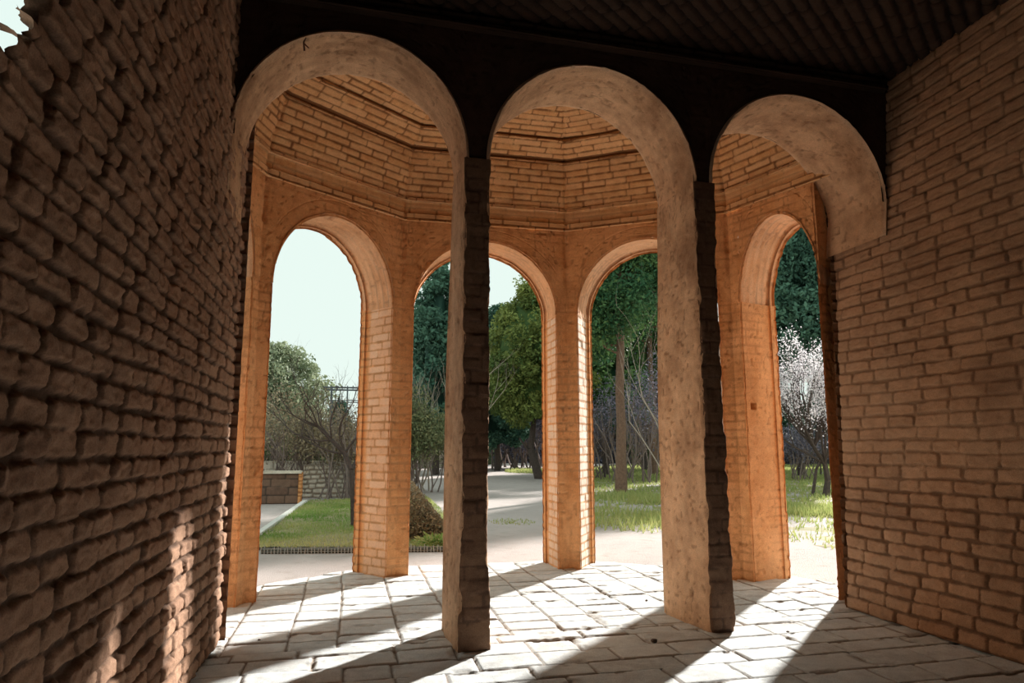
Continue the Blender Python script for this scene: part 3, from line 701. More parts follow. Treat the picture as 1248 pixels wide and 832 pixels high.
FAR = [G(560, 552)[:2], G(665, 551)[:2], G(690, 548.5)[:2], G(560, 548.5)[:2]]
blades('far_grass', [tuple(q) for q in FAR], 9000, .16, 'bright strip of grass at the far end of the path', 13, M_GRASS, wd=.02, bright=.4)
for i, (px, py, r_, n_) in enumerate([(648, 574, 1.2, 1200), (625, 632, .35, 260), (770, 632, 1.1, 1500), (790, 606, 1.0, 1600), (975, 620, .8, 1800)]):
    c_ = G(px, py)[:2]; pol = [(c_[0]+r_*math.cos(q)*1.4, c_[1]+r_*2*math.sin(q)) for q in np.linspace(0, 2*PI, 12)[:-1]]
    blades('weed_patch', pol, n_, .22 if i != 1 else .05, ['tuft of yellow-green weeds at the foot of the big cypress', 'small weed patch flat in the middle of the path', 'low weed patch at the gravel edge by the near pine trunk',
           'tall weeds in front of the right pine trunk', 'grass clump below the blossom tree, by the smooth orange pier'][i], 20+i, M_GRASS, bright=.55, wd=.012)

# ------------------------------------------------------------------ vegetation tools
def tubes(segs, sides=5):
    S = np.array([[*a, *b, ra, rb] for a, b, ra, rb in segs]); a, b, ra, rb = S[:, :3], S[:, 3:6], S[:, 6], S[:, 7]
    d = b-a; d /= np.linalg.norm(d, axis=1)[:, None]+1e-9
    h = np.where(np.abs(d[:, 2:3]) > .9, np.array([[1., 0, 0]]), np.array([[0, 0, 1.]])); u = np.cross(d, h); u /= np.linalg.norm(u, axis=1)[:, None]; v = np.cross(d, u)
    th = np.arange(sides)/sides*2*PI; rad = np.cos(th)[None, :, None]*u[:, None]+np.sin(th)[None, :, None]*v[:, None]
    V = np.concatenate([a[:, None]+rad*ra[:, None, None], b[:, None]+rad*rb[:, None, None]], 1).reshape(-1, 3)
    base = np.arange(len(S))[:, None]*2*sides; i = np.arange(sides); j = (i+1) % sides
    F = np.stack([base+i, base+j, base+j+sides, base+i+sides], -1).reshape(-1, 4)
    return V, F
def grow(p, d, length, r, depth, rnd, segs, tips, nseg=5, wig=.25, upb=.15, split=(2, 4), shrink=.68, spread=.8, taper=.62):
    p = np.array(p, float); d = np.array(d, float); d /= np.linalg.norm(d); r0 = r
    pts = [p]
    for i in range(nseg):
        d = d+np.array([rnd.uniform(-wig, wig), rnd.uniform(-wig, wig), rnd.uniform(-wig, wig)+upb*.3]); d /= np.linalg.norm(d)
        q = p+d*length/nseg; r1 = r0*(taper+(1-taper)*(1-(i+1)/nseg)) if depth else r0*(1-(i+1)/nseg*.8)
        segs.append((p, q, r, r1)); p, r = q, r1; pts.append(p)
    if depth <= 0: tips.append((p, d)); return
    for k in range(rnd.randint(*split)):
        i = rnd.randint(max(1, nseg//2), nseg); q = pts[i] if k else pts[-1]
        nd = d+np.array([rnd.uniform(-spread, spread), rnd.uniform(-spread, spread), rnd.uniform(-spread*.5, spread)+upb])
        grow(q, nd, length*shrink*rnd.uniform(.75, 1.2), r*.72, depth-1, rnd, segs, tips, max(3, nseg-1), wig, upb, split, shrink, spread, taper)
def leaves(P, size, seed, tone=None, tri=False):
    r = np.random.RandomState(seed); n = len(P); a = r.randn(n, 3); a /= np.linalg.norm(a, axis=1)[:, None]; b = np.cross(a, r.randn(n, 3)); b /= np.linalg.norm(b, axis=1)[:, None]
    s = size*(.5+r.rand(n))[:, None]; V = np.stack([P-a*s, P+b*s*.5, P+a*s, P-b*s*.5], 1).reshape(-1, 3)
    F = np.arange(n*4).reshape(-1, 4); t = r.rand(n) if tone is None else np.clip(tone+.35*(r.rand(n)-.5), 0, 1)
    return V, F, np.stack([0*t, t, 0*t], -1).repeat(4, 0)
def blob(c, rx, ry, rz, seed, lump=.25, nu=28, nv=18, fr=2.2):
    u = np.linspace(0, 2*PI, nu+1)[:-1]; v = np.linspace(0, PI, nv); U, W = np.meshgrid(u, v, indexing='ij')
    x = np.cos(U)*np.sin(W); y = np.sin(U)*np.sin(W); z = np.cos(W)
    k = 1+lump*(fbm(x*fr+5+z, y*fr+z*fr+5, 3, seed)-.5)*2
    V = np.stack([c[0]+rx*x*k, c[1]+ry*y*k, c[2]+rz*z*k], -1).reshape(-1, 3); idx = np.arange(nu*nv).reshape(nu, nv); nx = np.roll(idx, -1, 0)
    F = np.stack([idx[:, :-1], idx[:, 1:], nx[:, 1:], nx[:, :-1]], -1).reshape(-1, 4); return V, F
def merge(parts):
    V = []; F = []; A = []; o = 0
    for p in parts:
        V.append(p[0]); F.append(p[1]+o); o += len(p[0]); A.append(p[2] if len(p) > 2 else np.tile([[0, .0, 0]], (len(p[0]), 1)))
    return np.concatenate(V), np.concatenate(F), np.concatenate(A)
def clumpy(profile, base, height, n_cl, cr, n_leaf, size, seed, core=.78, droop=0.0, jut=.0):
    """foliage clumps over a crown whose radius at height fraction t is profile(t)"""
    r = np.random.RandomState(seed); parts = []; pts = []; tone = []
    cen = []
    while len(cen) < n_cl:
        t = r.rand(); R_ = profile(t)
        if r.rand() > R_/max(profile(x) for x in np.linspace(0, 1, 12)): continue
        a = r.rand()*2*PI; k = R_*(.75+.3*r.rand()+jut*r.rand()); cen.append((base[0]+k*math.cos(a), base[1]+k*math.sin(a), base[2]+t*height-droop*k))
    cen = np.array(cen); per = n_leaf//n_cl
    for c in cen:
        q = r.randn(per, 3); q /= np.linalg.norm(q, axis=1)[:, None]; rr = cr*(.6+.8*r.rand()); q *= (rr*(.55+.5*r.rand(per)))[:, None]*np.array([1, 1, .8])
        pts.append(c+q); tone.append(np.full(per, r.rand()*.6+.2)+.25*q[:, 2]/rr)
    pts = np.concatenate(pts); tone = np.concatenate(tone); parts.append(leaves(pts, size, seed, tone))
    if core:
        ts = np.linspace(0, 1, 16); a = np.linspace(0, 2*PI, 21)[:-1]; Tt, Aa = np.meshgrid(ts, a, indexing='ij')
        Rr = np.vectorize(profile)(Tt)*core*(1+.3*(fbm(Aa*2, Tt*6, 2, seed)-.5)); V = np.stack([base[0]+Rr*np.cos(Aa), base[1]+Rr*np.sin(Aa), base[2]+Tt*height-droop*Rr], -1).reshape(-1, 3)
        idx = np.arange(V.shape[0]).reshape(Tt.shape); nx = np.roll(idx, -1, 1); F = np.stack([idx[:-1], nx[:-1], nx[1:], idx[1:]], -1).reshape(-1, 4)
        parts.append((V, F))
    return merge(parts)
M_BARK = simple('brown bark', (.26, .16, .11), (.14, .09, .065), 14, bs=.8, dist=.03)
M_BARKD = simple('dark bark', (.11, .085, .075), (.06, .045, .04), 14, bs=.8, dist=.03)
M_BARKP = simple('pale twigs', (.50, .43, .36), (.34, .28, .22), 14, bs=.3)
M_TWIG = simple('grey twigs', (.26, .20, .17), (.17, .13, .12), 14, bs=.3)
M_CYP = leafmat('olive green scale leaves', (.06, .11, .03), (.26, .30, .08), .15)
M_DARKG = leafmat('dark conifer needles', (.03, .08, .06), (.12, .24, .16), .1)
M_PINE = leafmat('pine needles', (.03, .10, .045), (.16, .27, .09), .15)
M_GREY = leafmat('grey green foliage', (.18, .23, .14), (.38, .42, .27), .2)
M_SCRUB = leafmat('dry scrub leaves', (.20, .15, .09), (.42, .34, .22), .2)
M_SCRUBG = leafmat('green scrub leaves', (.10, .13, .06), (.28, .28, .14), .2)
M_BLOS = leafmat('white petals', (.78, .72, .76), (.95, .92, .93), .3)
M_PURP = leafmat('bare purple haze twigs', (.10, .10, .14), (.24, .22, .27), .15)

def T(px, Y):                 # tree foot on the ground, seen at column px at depth Y
    p = D(px, 545, Y); return np.array([p[0], Y, gz(p[0], Y)])
def Zat(px, py, Y): return D(px, py, Y)[2]
def tree(name, label, cat, foot, group=None): e = empty(name, tuple(foot)); tag(e, label, cat, group); return e
def part(name, VFA, mat, root):
    V = VFA[0]-np.array(root.location)[None]; o = link_mesh(name, V, VFA[1], mat, root, VFA[2] if len(VFA) > 2 else None, smooth=False); return o

# big cypress-like conifer, right of the front left pier
Y0 = 34; f0 = T(657, Y0); top = Zat(640, 335, Y0)
r_ = tree('cypress_tree', 'big rounded olive-green conifer leaning over the path, framed by the middle arch', 'tree', f0)
cx = T(652, Y0); zb = Zat(640, 500, Y0); hh0 = top-zb
def pf(t): return 2.55*math.sin(PI*min(1, (.05+.95*t)**.72))**.62*(1 if t < .55 else 1-.35*(t-.55)/.45)+.05
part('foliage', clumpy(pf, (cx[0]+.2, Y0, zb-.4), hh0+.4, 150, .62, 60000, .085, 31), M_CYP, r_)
sg = []; ti = []
p_ = f0.copy(); 
for k in range(4): q_ = p_+np.array([-.22 if k < 2 else .1, 0, .75]); sg.append((p_, q_, .24-.03*k, .21-.03*k)); p_ = q_
sg += [(f0+[.35, .1, 0], f0+[.45, .1, 2.4], .16, .12), (f0+[-.2, 0, .9], f0+[-1.0, 0, 2.0], .10, .05)]
part('trunk', tubes(sg, 8), M_BARKD, r_)
# dark conifer behind it
def conif(label, px, Y, ytop, ybot, R_, mat, seed, n=60000, cr=.62, size=.13, group='dark conifers beyond the path', name='conifer_tree', k=1.0, trunk=True, n_cl=150, core=.42, zbot=None):
    f = T(px, Y); zt = Zat(px, ytop, Y); zb = Zat(px, ybot, Y)
    r = tree(name, label, 'tree', f, group)
    pr = lambda t: R_*(max(0.0, 1-t)**.75)*(.55+.45*min(1, t*6+.3))+.06
    part('foliage', clumpy(pr, (f[0], Y, zb), zt-zb, n_cl, cr, n, size, seed, core=core), mat, r)
    if trunk: part('trunk', tubes([(f, f+[0, 0, max(.4, zb-f[2]+.5)], .22, .18)], 8), M_BARKD, r)
    return r
conif('dark conifer peeping out left of the big olive-green one', 606, 46, 372, 540, 1.9, M_DARKG, 41)
conif('tall blue-green conifer seen left of the front left slender pier', 531, 40, 300, 535, 2.3, M_DARKG, 42, n=40000)
conif('narrow blue-green conifer next to the left pavilion pier, behind the taller one', 506, 52, 372, 538, 2.4, M_DARKG, 43)
# big grey green tree far left
f0 = T(338, 30); r_ = tree('olive_tree', 'hazy grey-green rounded tree at the far left under open sky', 'tree', f0)
zt = Zat(340, 421, 30); zb = Zat(340, 520, 30)
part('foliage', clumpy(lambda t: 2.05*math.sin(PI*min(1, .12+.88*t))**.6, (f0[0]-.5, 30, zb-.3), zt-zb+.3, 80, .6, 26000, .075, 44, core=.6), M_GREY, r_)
part('trunk', tubes([(f0, f0+[-.1, 0, 1.6], .2, .15), (f0+[-.1, 0, 1.5], f0+[-.6, 0, 2.6], .1, .05), (f0+[-.1, 0, 1.5], f0+[.5, 0, 2.6], .1, .05)], 7), M_BARKD, r_)

# bare trees
def bare(label, px, py, d, length, r, depth, seed, mat, name='bare_tree', group=None, n=1, **k):
    f = G(px, py); f[2] = gz(f[0], f[1])-.02; root = tree(name, label, 'tree' if 'tree' in name else 'shrub', f, group); rnd = random.Random(seed); sg = []; ti = []
    for i in range(n):
        dd_ = np.array(d)+(np.array([rnd.uniform(-.6, .6), rnd.uniform(-.6, .6), rnd.uniform(-.2, .3)]) if n > 1 else 0)
        grow(f, dd_, length, r, depth, rnd, sg, ti, **k)
    part('branches' if n > 1 else 'trunk', tubes(sg, 5), mat, root); return root, ti
# the leaning fruit tree by the left lawn
f0 = G(431, 641); f0[2] = gz(f0[0], f0[1]); root = tree('bare_tree', 'leafless dark tree bending over the lawn beside the left pavilion pier', 'tree', f0)
rnd = random.Random(5); sg = []; ti = []
def P_(px, py, dY=0): return D(px, py, f0[1]+dY)
main = [f0+[0, 0, -.03], P_(430, 600), P_(428, 572), P_(420, 552, .1), P_(404, 536, .2), P_(388, 520, .3), P_(372, 512, .3)]
rr = [.06, .055, .05, .047, .038, .028, .016]
for i in range(6): sg.append((main[i], main[i+1], rr[i], rr[i+1]))
for i, (dx_, dz_) in zip((2, 3, 3, 4, 4, 5, 5, 6, 2, 3, 4, 5, 6), ((.4, 1), (-.2, 1), (.5, 1), (-.1, 1), (-.6, .7), (-.3, 1), (-1, .5), (-.8, .5), (.9, .6), (-.9, .1), (-.8, -.1), (-1, 0), (.2, 1))):
    grow(main[i], (dx_, rnd.uniform(-.5, .5), dz_), rnd.uniform(.6, 1.0), rr[i]*.55, 3, rnd, sg, ti, 5, .3, .25, (2, 4), .66, .8)
part('trunk', tubes(sg, 6), M_BARKD, root)
# thickets, twiggy shrubs
def thicket(label, px, Y, py0, py1, w, mat, seed, n=2600, name='bare_shrub', group='leafless shrubs beyond the pavilion', leafm=None, nl=0, size=.05, stems=16):
    f = T(px, Y); zt = Zat(px, py0, Y)-f[2]; root = tree(name, label, 'shrub', f, group); rnd = random.Random(seed); sg = []; ti = []
    for i in range(stems):
        p = f+np.array([rnd.uniform(-w, w)*.8, rnd.uniform(-w, w)*.4, -.03])
        grow(p, (rnd.uniform(-.45, .45), rnd.uniform(-.4, .4), 1), zt*.48*rnd.uniform(.75, 1.1), .022*max(1, Y/18), 3, rnd, sg, ti, 4, .22, .3, (2, 4), .6, .8)
    part('branches', tubes(sg, 4), mat, root)
    if leafm:
        r = np.random.RandomState(seed); tp = np.array([t_[0] for t_ in ti]); P = tp[r.randint(0, len(tp), nl)]+r.randn(nl, 3)*np.array([.16, .16, .16])*max(1, zt/2.2)
        P[:, 2] = np.maximum(P[:, 2], f[2]+.02)
        part('leaves', leaves(P, size, seed), leafm, root)
    return root
thicket('tangle of grey-brown leafless shrubs behind the stone wall, far left', 352, 24, 470, 560, 1.7, M_TWIG, 51, leafm=M_SCRUB, nl=5000, size=.04, stems=24)
thicket('grey-brown leafless shrub behind the leaning tree', 398, 23, 500, 560, 1.5, M_TWIG, 52, leafm=M_SCRUB, nl=5000, size=.045, stems=18)
thicket('tall leafless shrub right behind the left pavilion pier', 430, 22, 455, 560, 1.1, M_TWIG, 53, stems=14)
thicket('pale twisted climber in front of the blue-green conifers', 524, 26, 430, 560, 1.0, M_BARKP, 54, stems=12)
thicket('olive-brown scrub on the stone ledge near the front left slender pier', 524, 25, 497, 555, 1.3, M_TWIG, 55, leafm=M_SCRUBG, nl=16000, size=.05, stems=16)
thicket('dark violet leafless thicket at the end of the path', 620, 50, 488, 545, 3.2, M_TWIG, 56, leafm=M_PURP, nl=22000, size=.09, stems=24)
thicket('dark violet leafless thicket under the big conifer', 655, 54, 480, 545, 3.4, M_TWIG, 57, leafm=M_PURP, nl=22000, size=.09, stems=24)
thicket('violet-grey leafless shrub between the two pine trunks', 775, 30, 440, 560, 1.5, M_TWIG, 58, leafm=M_PURP, nl=3500, size=.05, stems=16)
thicket('violet-grey leafless shrub left of the near pine trunk', 742, 33, 478, 560, 1.4, M_TWIG, 59, leafm=M_PURP, nl=3500, size=.05, stems=14)
thicket('violet-grey leafless thicket far behind the pines', 790, 48, 450, 548, 4.0, M_TWIG, 60, leafm=M_PURP, nl=22000, size=.09, stems=26)
thicket('violet-grey leafless thicket under the blossom tree', 985, 30, 520, 560, 2.2, M_TWIG, 61, leafm=M_PURP, nl=6000, size=.05, stems=20)
thicket('pale leafless sapling half hidden by the right slender pier', 822, 22, 320, 570, .4, M_BARKP, 62, stems=4)
# dry heap of scrub in the bed beside the left pavilion pier
f0 = G(500, 655); f0[2] = gz(f0[0], f0[1]); root = tree('dry_shrub', 'dry brown shrub sloping down beside the left pavilion pier', 'shrub', f0); r = np.random.RandomState(5)
n_ = 15000; q = r.rand(n_, 3); x = (q[:, 0]-.35)*1.25; zz_ = q[:, 2]**1.1*np.clip(.98-.95*np.abs(x)/.75, .05, 1)
P = np.stack([f0[0]+x, f0[1]+(q[:, 1]-.5)*.9, f0[2]+.02+zz_], -1); part('dry_leaves', leaves(P, .024, 5), M_SCRUB, root)
rnd = random.Random(9); sg = []; ti = []
for i in range(16): grow(f0+np.array([rnd.uniform(-.2, .25), rnd.uniform(-.2, .2), 0]), (rnd.uniform(-.6, .9), rnd.uniform(-.4, .4), 1), .42, .010, 2, rnd, sg, ti, 4, .2, .1, (2, 4), .6, .9)
part('stems', tubes(sg, 4), M_BARKP, root)
f1 = G(536, 664); f1[2] = gz(f1[0], f1[1]); root = tree('leafy_plant', 'small fresh green plant at the edge of the bed by the dry shrub', 'plant', f1)
P = f1+np.random.RandomState(3).randn(900, 3)*[.16, .12, .05]+[0, 0, .09]; part('leaves', leaves(P, .03, 3), M_GRASS, root)

# pines at right of the pavilion pier: straight bare trunks, high crowns
def pine(label, px, py, r, ytop, lean, crown, seed, Yc=None, width=2.4, n=40000):
    f = G(px, py); Yt = f[1]; f[2] = gz(f[0], f[1]); root = tree('pine_tree', label, 'tree', f, 'pines beyond the pavilion')
    zt = Zat(px, ytop, Yt); segs = []; p = f.copy()
    for k in range(8): q = f+np.array([lean*(k+1)/8*1.0+.03*math.sin(k*2.1), 0, (zt-f[2])*(k+1)/8]); segs.append((p, q, r*(1.15 if k == 0 else 1-.07*k), r*(1-.07*(k+1)))); p = q
    rnd = random.Random(seed); ti = []
    for k in range(18):
        z = rnd.uniform(crown, .98); b = f+np.array([lean*z, 0, (zt-f[2])*z]); a = rnd.uniform(0, 2*PI)
        grow(b, (math.cos(a), math.sin(a), .15), width*.55*(1.1-z*.4), .05, 1, rnd, segs, ti, 4, .2, .1, (2, 4), .6, .8)
    part('trunk', tubes(segs, 9), M_BARK, root)
    tp = np.array([t_[0] for t_ in ti]); rs_ = np.random.RandomState(seed)
    cen = tp[rs_.randint(0, len(tp), 90)]+rs_.randn(90, 3)*.35; per = n//90
    pts = np.concatenate([c+rs_.randn(per, 3)*[.42, .42, .28] for c in cen]); tone = np.repeat(rs_.rand(90)*.7, per)
    part('foliage', leaves(pts, .07, seed, tone), M_PINE, root)
pine('pine with a straight reddish trunk, the nearer of the two right of the path', 757, 597, .20, 290, .15, .52, 71, width=2.6, n=52000)
pine('pine with a straight trunk touching the edge of the right slender pier', 797, 577, .24, 285, -.1, .48, 72, width=3.4, n=52000)
conif('dark green conifer behind the pine trunks, its skirt low', 738, 38, 296, 520, 2.6, M_PINE, 73, n=60000, group='dark conifers beyond the path')
conif('deep green conifer filling the top of the arch behind the right pine trunk', 785, 44, 282, 470, 3.8, M_PINE, 74, n=70000, n_cl=160, cr=.9, size=.16)
conif('dark green conifer above the white blossom tree', 975, 34, 236, 455, 3.6, M_DARKG, 75, n=80000, n_cl=200, cr=.8, core=.5, size=.14)
conif('deep green conifer behind the right brick wall edge', 1045, 44, 380, 540, 3.0, M_DARKG, 76, n=40000, n_cl=140, cr=.9, size=.16)
conif('dark conifer behind the smooth orange pier at right', 915, 48, 330, 540, 3.4, M_DARKG, 77, n=40000, n_cl=140, cr=.9, size=.16)
# far hedgerow closing the view
for i, (px, Y, py, wd_, nm) in enumerate(((300, 60, 520, 7, 'far brown-green hedge bank at the left, beyond the pergola'), (430, 62, 522, 7, 'far hedge bank behind the tall shrub left of the pavilion pier'),
        (525, 64, 512, 5, 'far hedge bank under the blue-green conifers'), (625, 70, 505, 7, 'far violet-brown hedge bank at the very end of the path'), (745, 66, 498, 7, 'far hedge bank behind the near pine trunk'),
        (850, 62, 500, 7, 'far hedge bank hidden by the right slender pier'), (960, 58, 500, 7, 'far hedge bank behind the blossom tree'), (1060, 56, 498, 7, 'far hedge bank behind the right brick wall'))):
    f = T(px, Y); zt = Zat(px, py, Y)
    root = tree('hedge_bank', nm, 'hedge', f, 'far hedge banks'); r = np.random.RandomState(400+i); cl = []; tn = []
    for q in range(90):
        c_ = f+np.array([r.uniform(-wd_, wd_), r.uniform(-1.2, 1.2), 0]); hh_ = (zt-f[2])*(.75+.5*fbm(c_[0]*.3, i, 3, 9)); c_[2] += r.uniform(.1, hh_)
        cl.append(c_+r.randn(300, 3)*[.55, .45, .4]); tn.append(np.full(300, r.rand()*.7))
    P = np.concatenate(cl); P[:, 2] = np.maximum(P[:, 2], f[2]+.05)
    part('foliage', leaves(P, .15, i, np.concatenate(tn)), M_PURP if i in (3, 4, 6) else M_SCRUBG, root)
    V, F = blob((0, 0, 0), wd_, .9, (zt-f[2])*.8, i, .15); o = link_mesh('dense_inner_growth', V, F, M_BARKD, root)
# blossom tree
f0 = G(1006, 601); f0[2] = gz(f0[0], f0[1]); root = tree('blossom_tree', 'white blossoming almond tree with a leaning dark trunk, seen at the right', 'tree', f0)
rnd = random.Random(15); sg = []; ti = []; Yb = f0[1]
mp_ = [f0+[0, 0, -.03], f0+[.12, 0, .5], f0+[.05, 0, 1.05], f0+[-.25, .1, 1.6]]
for i in range(3): sg.append((mp_[i], mp_[i+1], .12-.02*i, .10-.02*i))
sg.append((f0+[-.42, .1, -.03], f0+[-.2, .1, .9], .06, .045)); sg.append((f0+[-.2, .1, .9], f0+[.05, 0, 1.4], .045, .04))
for i in range(17):
    b = mp_[rnd.choice((1, 2, 2, 3, 3, 3))]
    grow(b, (rnd.uniform(-1.0, .8), rnd.uniform(-.7, .7), rnd.uniform(.5, 1.3)), rnd.uniform(1.2, 1.8), .045, 3, rnd, sg, ti, 5, .2, .3, (2, 4), .68, .7)
part('trunk', tubes(sg, 5), M_BARKD, root)
rs_ = np.random.RandomState(8); ends = np.array([s_[1] for s_ in sg if s_[3] < .022]); ends = ends[ends[:, 2] > f0[2]+1.5]
P = ends[rs_.randint(0, len(ends), 11000)]+rs_.randn(11000, 3)*.07
part('blossom', leaves(P, .032, 8), M_BLOS, root)
# small dark sapling trunks in the meadow
for i, (px, py, l) in enumerate(((738, 582, 'forked dark sapling left of the near pine trunk'), (1000, 578, 'thin dark sapling beside the blossom tree trunk'))):
    bare(l, px, py, (.15 if i else -.1, 0, 1), 1.3, .05, 2, 80+i, M_BARKD, name='young_tree', group='thin dark saplings in the meadow')

# ------------------------------------------------------------------ garden masonry
def relief_box(name, x0, x1, y0, y1, z0, z1, mat, label=None, cat=None, style=style_brick, step=.03, rz=0, parent=None, **k):
    R = Relief(); cx_, cy_ = (x0+x1)/2, (y0+y1)/2; w, d, h = x1-x0, y1-y0, z1-z0
    for p, eu, ev, lu, lv, n in (((-w/2, -d/2, 0), (1, 0, 0), (0, 0, 1), w, h, (0, -1, 0)), ((-w/2, d/2, 0), (1, 0, 0), (0, 0, 1), w, h, (0, 1, 0)),
                                 ((-w/2, -d/2, 0), (0, 1, 0), (0, 0, 1), d, h, (-1, 0, 0)), ((w/2, -d/2, 0), (0, 1, 0), (0, 0, 1), d, h, (1, 0, 0)),
                                 ((-w/2, -d/2, h), (1, 0, 0), (0, 1, 0), w, d, (0, 0, 1))):
        quadpatch(R, p, eu, ev, lu, lv, n, style, du=step, dv=step, **k)
    o = R.build(name, mat, parent); o.location = (cx_, cy_, z0); o.rotation_euler.z = rz
    if label: tag(o, label, cat)
    return o
M_BOXB = masonry('old dark brick', (.13, .075, .055), (.19, .115, .08), (.07, .05, .04), pale=(.5, .3, .2))
M_RUBBLE = masonry('rubble stone', (.50, .43, .35), (.70, .63, .53), (.33, .27, .21))
a = G(310, 612); b = G(364, 612); zt = Zat(345, 572, a[1])
bx = empty('brick_bin', ((a[0]+b[0])/2, a[1]+.3, gz(a[0], a[1]))); tag(bx, 'low dark brick enclosure with a pale coping beside the kerb at left', 'wall')
w = b[0]-a[0]
o = relief_box('brick_front', -w/2-.4, w/2-.05, -.15, .15, 0, zt-.05, M_BOXB, parent=bx, L=.5, H=.23)
o = relief_box('coping', -w/2-.42, w/2+.02, -.2, .2, zt-.05, zt+.02, M_RUBBLE, parent=bx, style=style_flat)
o = relief_box('end_pillar', w/2-.06, w/2+.04, -.17, .17, 0, zt-.02, M_ORANGE, parent=bx); tag(o, 'orange brick end of the enclosure')
# rubble wall running behind the lawn
a = G(372, 604); b = G(470, 604); b[0] -= 1.35; hz = Zat(400, 566, a[1])
o = relief_box('stone_wall', a[0]-.1, b[0]+1.4, a[1]+.2, a[1]+.7, gz(a[0], a[1])-.02, hz, M_RUBBLE, 'rough rubble stone wall behind the lawn and the leaning tree', 'wall', L=.26, H=.15, j=.02, depth=.06, warp=.05, seed=8)
a = G(300, 573); b = G(436, 573); 
o = relief_box('stone_coping', a[0]-1, b[0], 24.4, 25.2, gz(0, 24)-.02, Zat(380, 562, 24.4), M_RUBBLE, 'long low pale stone ledge behind the brick enclosure', 'wall', L=.9, H=.3, seed=10, step=.05)
a = G(496, 569); b = G(560, 569)
o = relief_box('stone_ledge', a[0], b[0]+.6, a[1], a[1]+2.2, gz(a[0], a[1])-.02, Zat(520, 549, a[1]), M_RUBBLE, 'low stone ledge with a pale top beyond the gravel, left of the front left pier', 'wall', L=.7, H=.35, seed=11, step=.06)
# pale kerb between path and lawn
M_KERB = simple('pale kerb stone', (.70, .68, .62), (.55, .52, .47), 8)
a = G(300, 662); b = G(372, 611); d = b-a; L_ = math.hypot(d[0], d[1])
o = relief_box('kerb', -.06, .06, -L_/2, L_/2, 0, .10, M_KERB, 'thin pale stone kerb running along the left lawn', 'kerb', style=style_flat, step=.1)
o.location = ((a[0]+b[0])/2, (a[1]+b[1])/2, gz(a[0], a[1])-.0); o.rotation_euler.z = math.atan2(-d[0], d[1])
# picket edging of the bed
a = G(318, 671); b = G(549, 669); n_ = 58; sg = []
for i in range(n_):
    p = a+(b-a)*i/(n_-1); z = gz(p[0], p[1])-.01; sg.append((np.array([p[0], p[1], z]), np.array([p[0]+.01*math.sin(i*3.), p[1], z+.105+.02*math.sin(i*1.7)]), .009, .007))
for zz_ in (.03, .08): sg.append((np.array([a[0], a[1]+.012, gz(a[0], a[1])+zz_]), np.array([b[0], b[1]+.012, gz(b[0], b[1])+zz_]), .005, .005))
V, F = tubes(sg, 5); o = link_mesh('picket_edging', V, F, simple('grey weathered sticks', (.50, .47, .42), (.3, .28, .25), 20)); tag(o, 'low edging of short grey pickets along the front of the planting bed', 'fence')
R = Relief()
quadpatch(R, (a[0], a[1]+.03, gz(a[0], a[1])-.05), (1, (b[1]-a[1])/(b[0]-a[0]), 0), (0, 0, 1), b[0]-a[0], .10, (0, -1, 0), style_flat, du=.05, dv=.02)
quadpatch(R, (a[0], a[1]+.03, gz(a[0], a[1])+.05), (1, (b[1]-a[1])/(b[0]-a[0]), 0), (0, 1, 0), b[0]-a[0], .25, (0, 0, 1), style_flat, du=.05, dv=.02)
struct(R, 'bed_edge', simple('dark bed soil', (.07, .055, .04), (.12, .1, .07), 12))
# pergola far left
Yp = 28; pts = [D(px, 545, Yp) for px in (401, 421, 441)]; zt = Zat(410, 472, Yp); root = empty('garden_pergola', (pts[1][0], Yp, gz(pts[1][0], Yp))); tag(root, 'thin metal garden pergola behind the leaning tree', 'pergola')
M_IRON = simple('grey painted iron', (.16, .18, .20), (.10, .11, .12), 10, rough=.5)
for q in pts:
    for dy in (0, 1.2):
        x, y = q[0], Yp+dy; part('post', tubes([(np.array([x, y, gz(x, y)]), np.array([x, y, zt]), .03, .03)], 6), M_IRON, root)
sg = []
for dy in (0, 1.2): sg.append((np.array([pts[0][0]-.3, Yp+dy, zt]), np.array([pts[2][0]+.3, Yp+dy, zt]), .035, .035)); sg.append((np.array([pts[0][0], Yp+dy, zt-.5]), np.array([pts[2][0], Yp+dy, zt-.5]), .02, .02))
for k in range(7): x = pts[0][0]+(pts[2][0]-pts[0][0])*k/6; sg.append((np.array([x, Yp-.2, zt+.05]), np.array([x, Yp+1.4, zt+.05]), .02, .02))
part('roof_frame', tubes(sg, 5), M_IRON, root)
conif('small dark conical tree far off behind the pergola', 411, 60, 480, 530, 1.0, M_DARKG, 78, n=6000, cr=.3, n_cl=40, group='dark conifers beyond the path')
# thin metal post at left
p = G(328, 566); o = link_mesh('metal_post', *tubes([(np.array([p[0], p[1], gz(p[0], p[1])]), np.array([p[0], p[1], Zat(328, 541, p[1])]), .05, .05)], 6), M_IRON); tag(o, 'short grey metal post far left beyond the stone ledge', 'post')

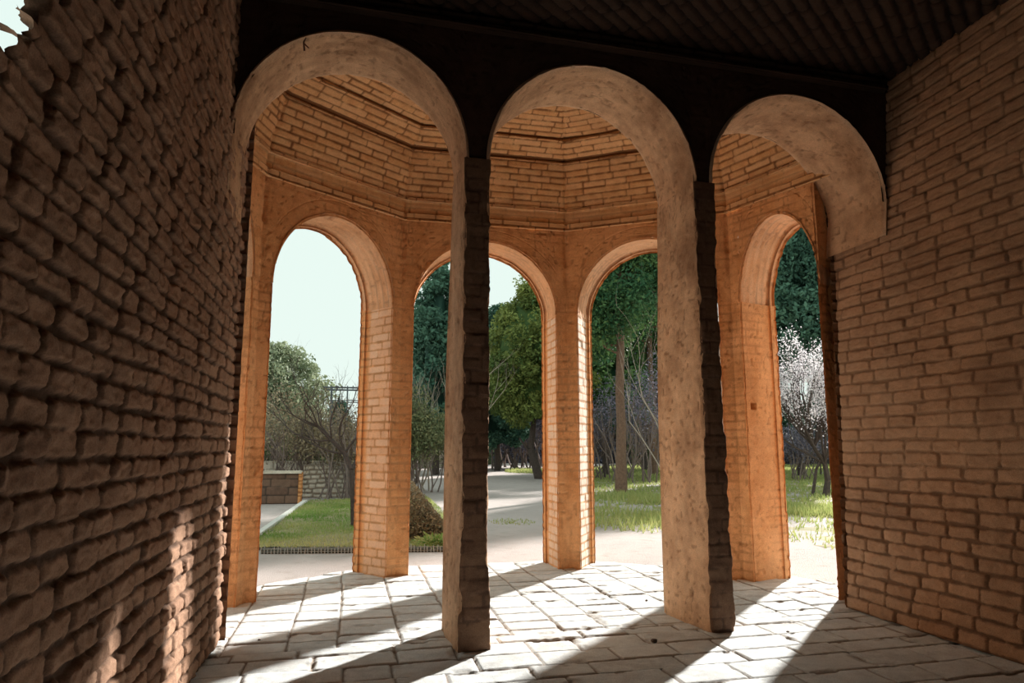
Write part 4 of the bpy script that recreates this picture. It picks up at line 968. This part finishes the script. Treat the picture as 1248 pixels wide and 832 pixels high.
# ------------------------------------------------------------------ small things indoors
def pebble(px, py, r, label, mat, seed, name='pebble', flat=.6):
    p = G(px, py); V, F = blob((0, 0, 0), r, r*.8, r*flat, seed, .3, 16, 10)
    o = link_mesh(name, V, F, mat); o.location = (p[0], p[1], r*flat*.7-.008); tag(o, label, name.replace('_', ' ')); return o
M_PEB = simple('dark pebble', (.10, .07, .055), (.2, .15, .12), 30)
pebble(797, 781, .026, 'dark pebble on the paving left of the right slender pier', M_PEB, 1)
pebble(788, 731, .014, 'tiny dark pebble on the sunlit paving in front of the right slender pier side', M_PEB, 2)
pebble(960, 769, .012, 'tiny dark pebble in the sunlit strip near the right wall', M_PEB, 3)
pebble(316, 779, .012, 'tiny brown crumb of brick on the paving near the left wall', M_PEB, 4, 'brick_crumb')
# iron hook on the crown of the left arch
p = D(371, 55, 5.36); V, F = tubes([(np.array([0, .03, -.03]), np.array([-.005, -.01, .02]), .008, .007), (np.array([-.005, -.01, .02]), np.array([.012, -.02, .055]), .007, .004), (np.array([0, .0, .01]), np.array([.035, -.02, -.03]), .007, .005)], 6)
o = link_mesh('iron_hook', V, F, simple('rusty iron', (.12, .06, .04), (.2, .1, .06), 30)); o.location = tuple(p); tag(o, 'small bent iron hook sticking out of the left plastered arch rim', 'hook')

# ------------------------------------------------------------------ light
az = math.radians(46); el = math.radians(25)
sd = np.array([math.sin(az)*math.cos(el), math.cos(az)*math.cos(el), math.sin(el)])      # towards the sun
sun = bpy.data.lights.new('sun', 'SUN'); so = bpy.data.objects.new('sun', sun); C.objects.link(so)
sun.energy = 11.5; sun.angle = math.radians(1.8); sun.color = (1.0, .97, .92)
from mathutils import Vector
so.rotation_euler = Vector(sd).to_track_quat('Z', 'Y').to_euler()
so.location = (20, 20, 20)
w = bpy.data.worlds.new('world'); bpy.context.scene.world = w; w.use_nodes = True; t = w.node_tree
bg = t.nodes['Background']; tc = t.nodes.new('ShaderNodeTexCoord'); sp = t.nodes.new('ShaderNodeSeparateXYZ'); t.links.new(tc.outputs['Generated'], sp.inputs[0])
rmp = t.nodes.new('ShaderNodeValToRGB'); t.links.new(sp.outputs[2], rmp.inputs[0])
rmp.color_ramp.elements[0].position = 0.0; rmp.color_ramp.elements[0].color = (.84, .97, .90, 1)
rmp.color_ramp.elements[1].position = .9; rmp.color_ramp.elements[1].color = (.78, .94, .90, 1)
t.links.new(rmp.outputs[0], bg.inputs[0]); bg.inputs[1].default_value = 1.0

vs = bpy.context.scene.view_settings
vs.view_transform = 'Standard'; vs.look = 'None'; vs.exposure = 0.0; vs.gamma = 1.0; vs.use_curve_mapping = False
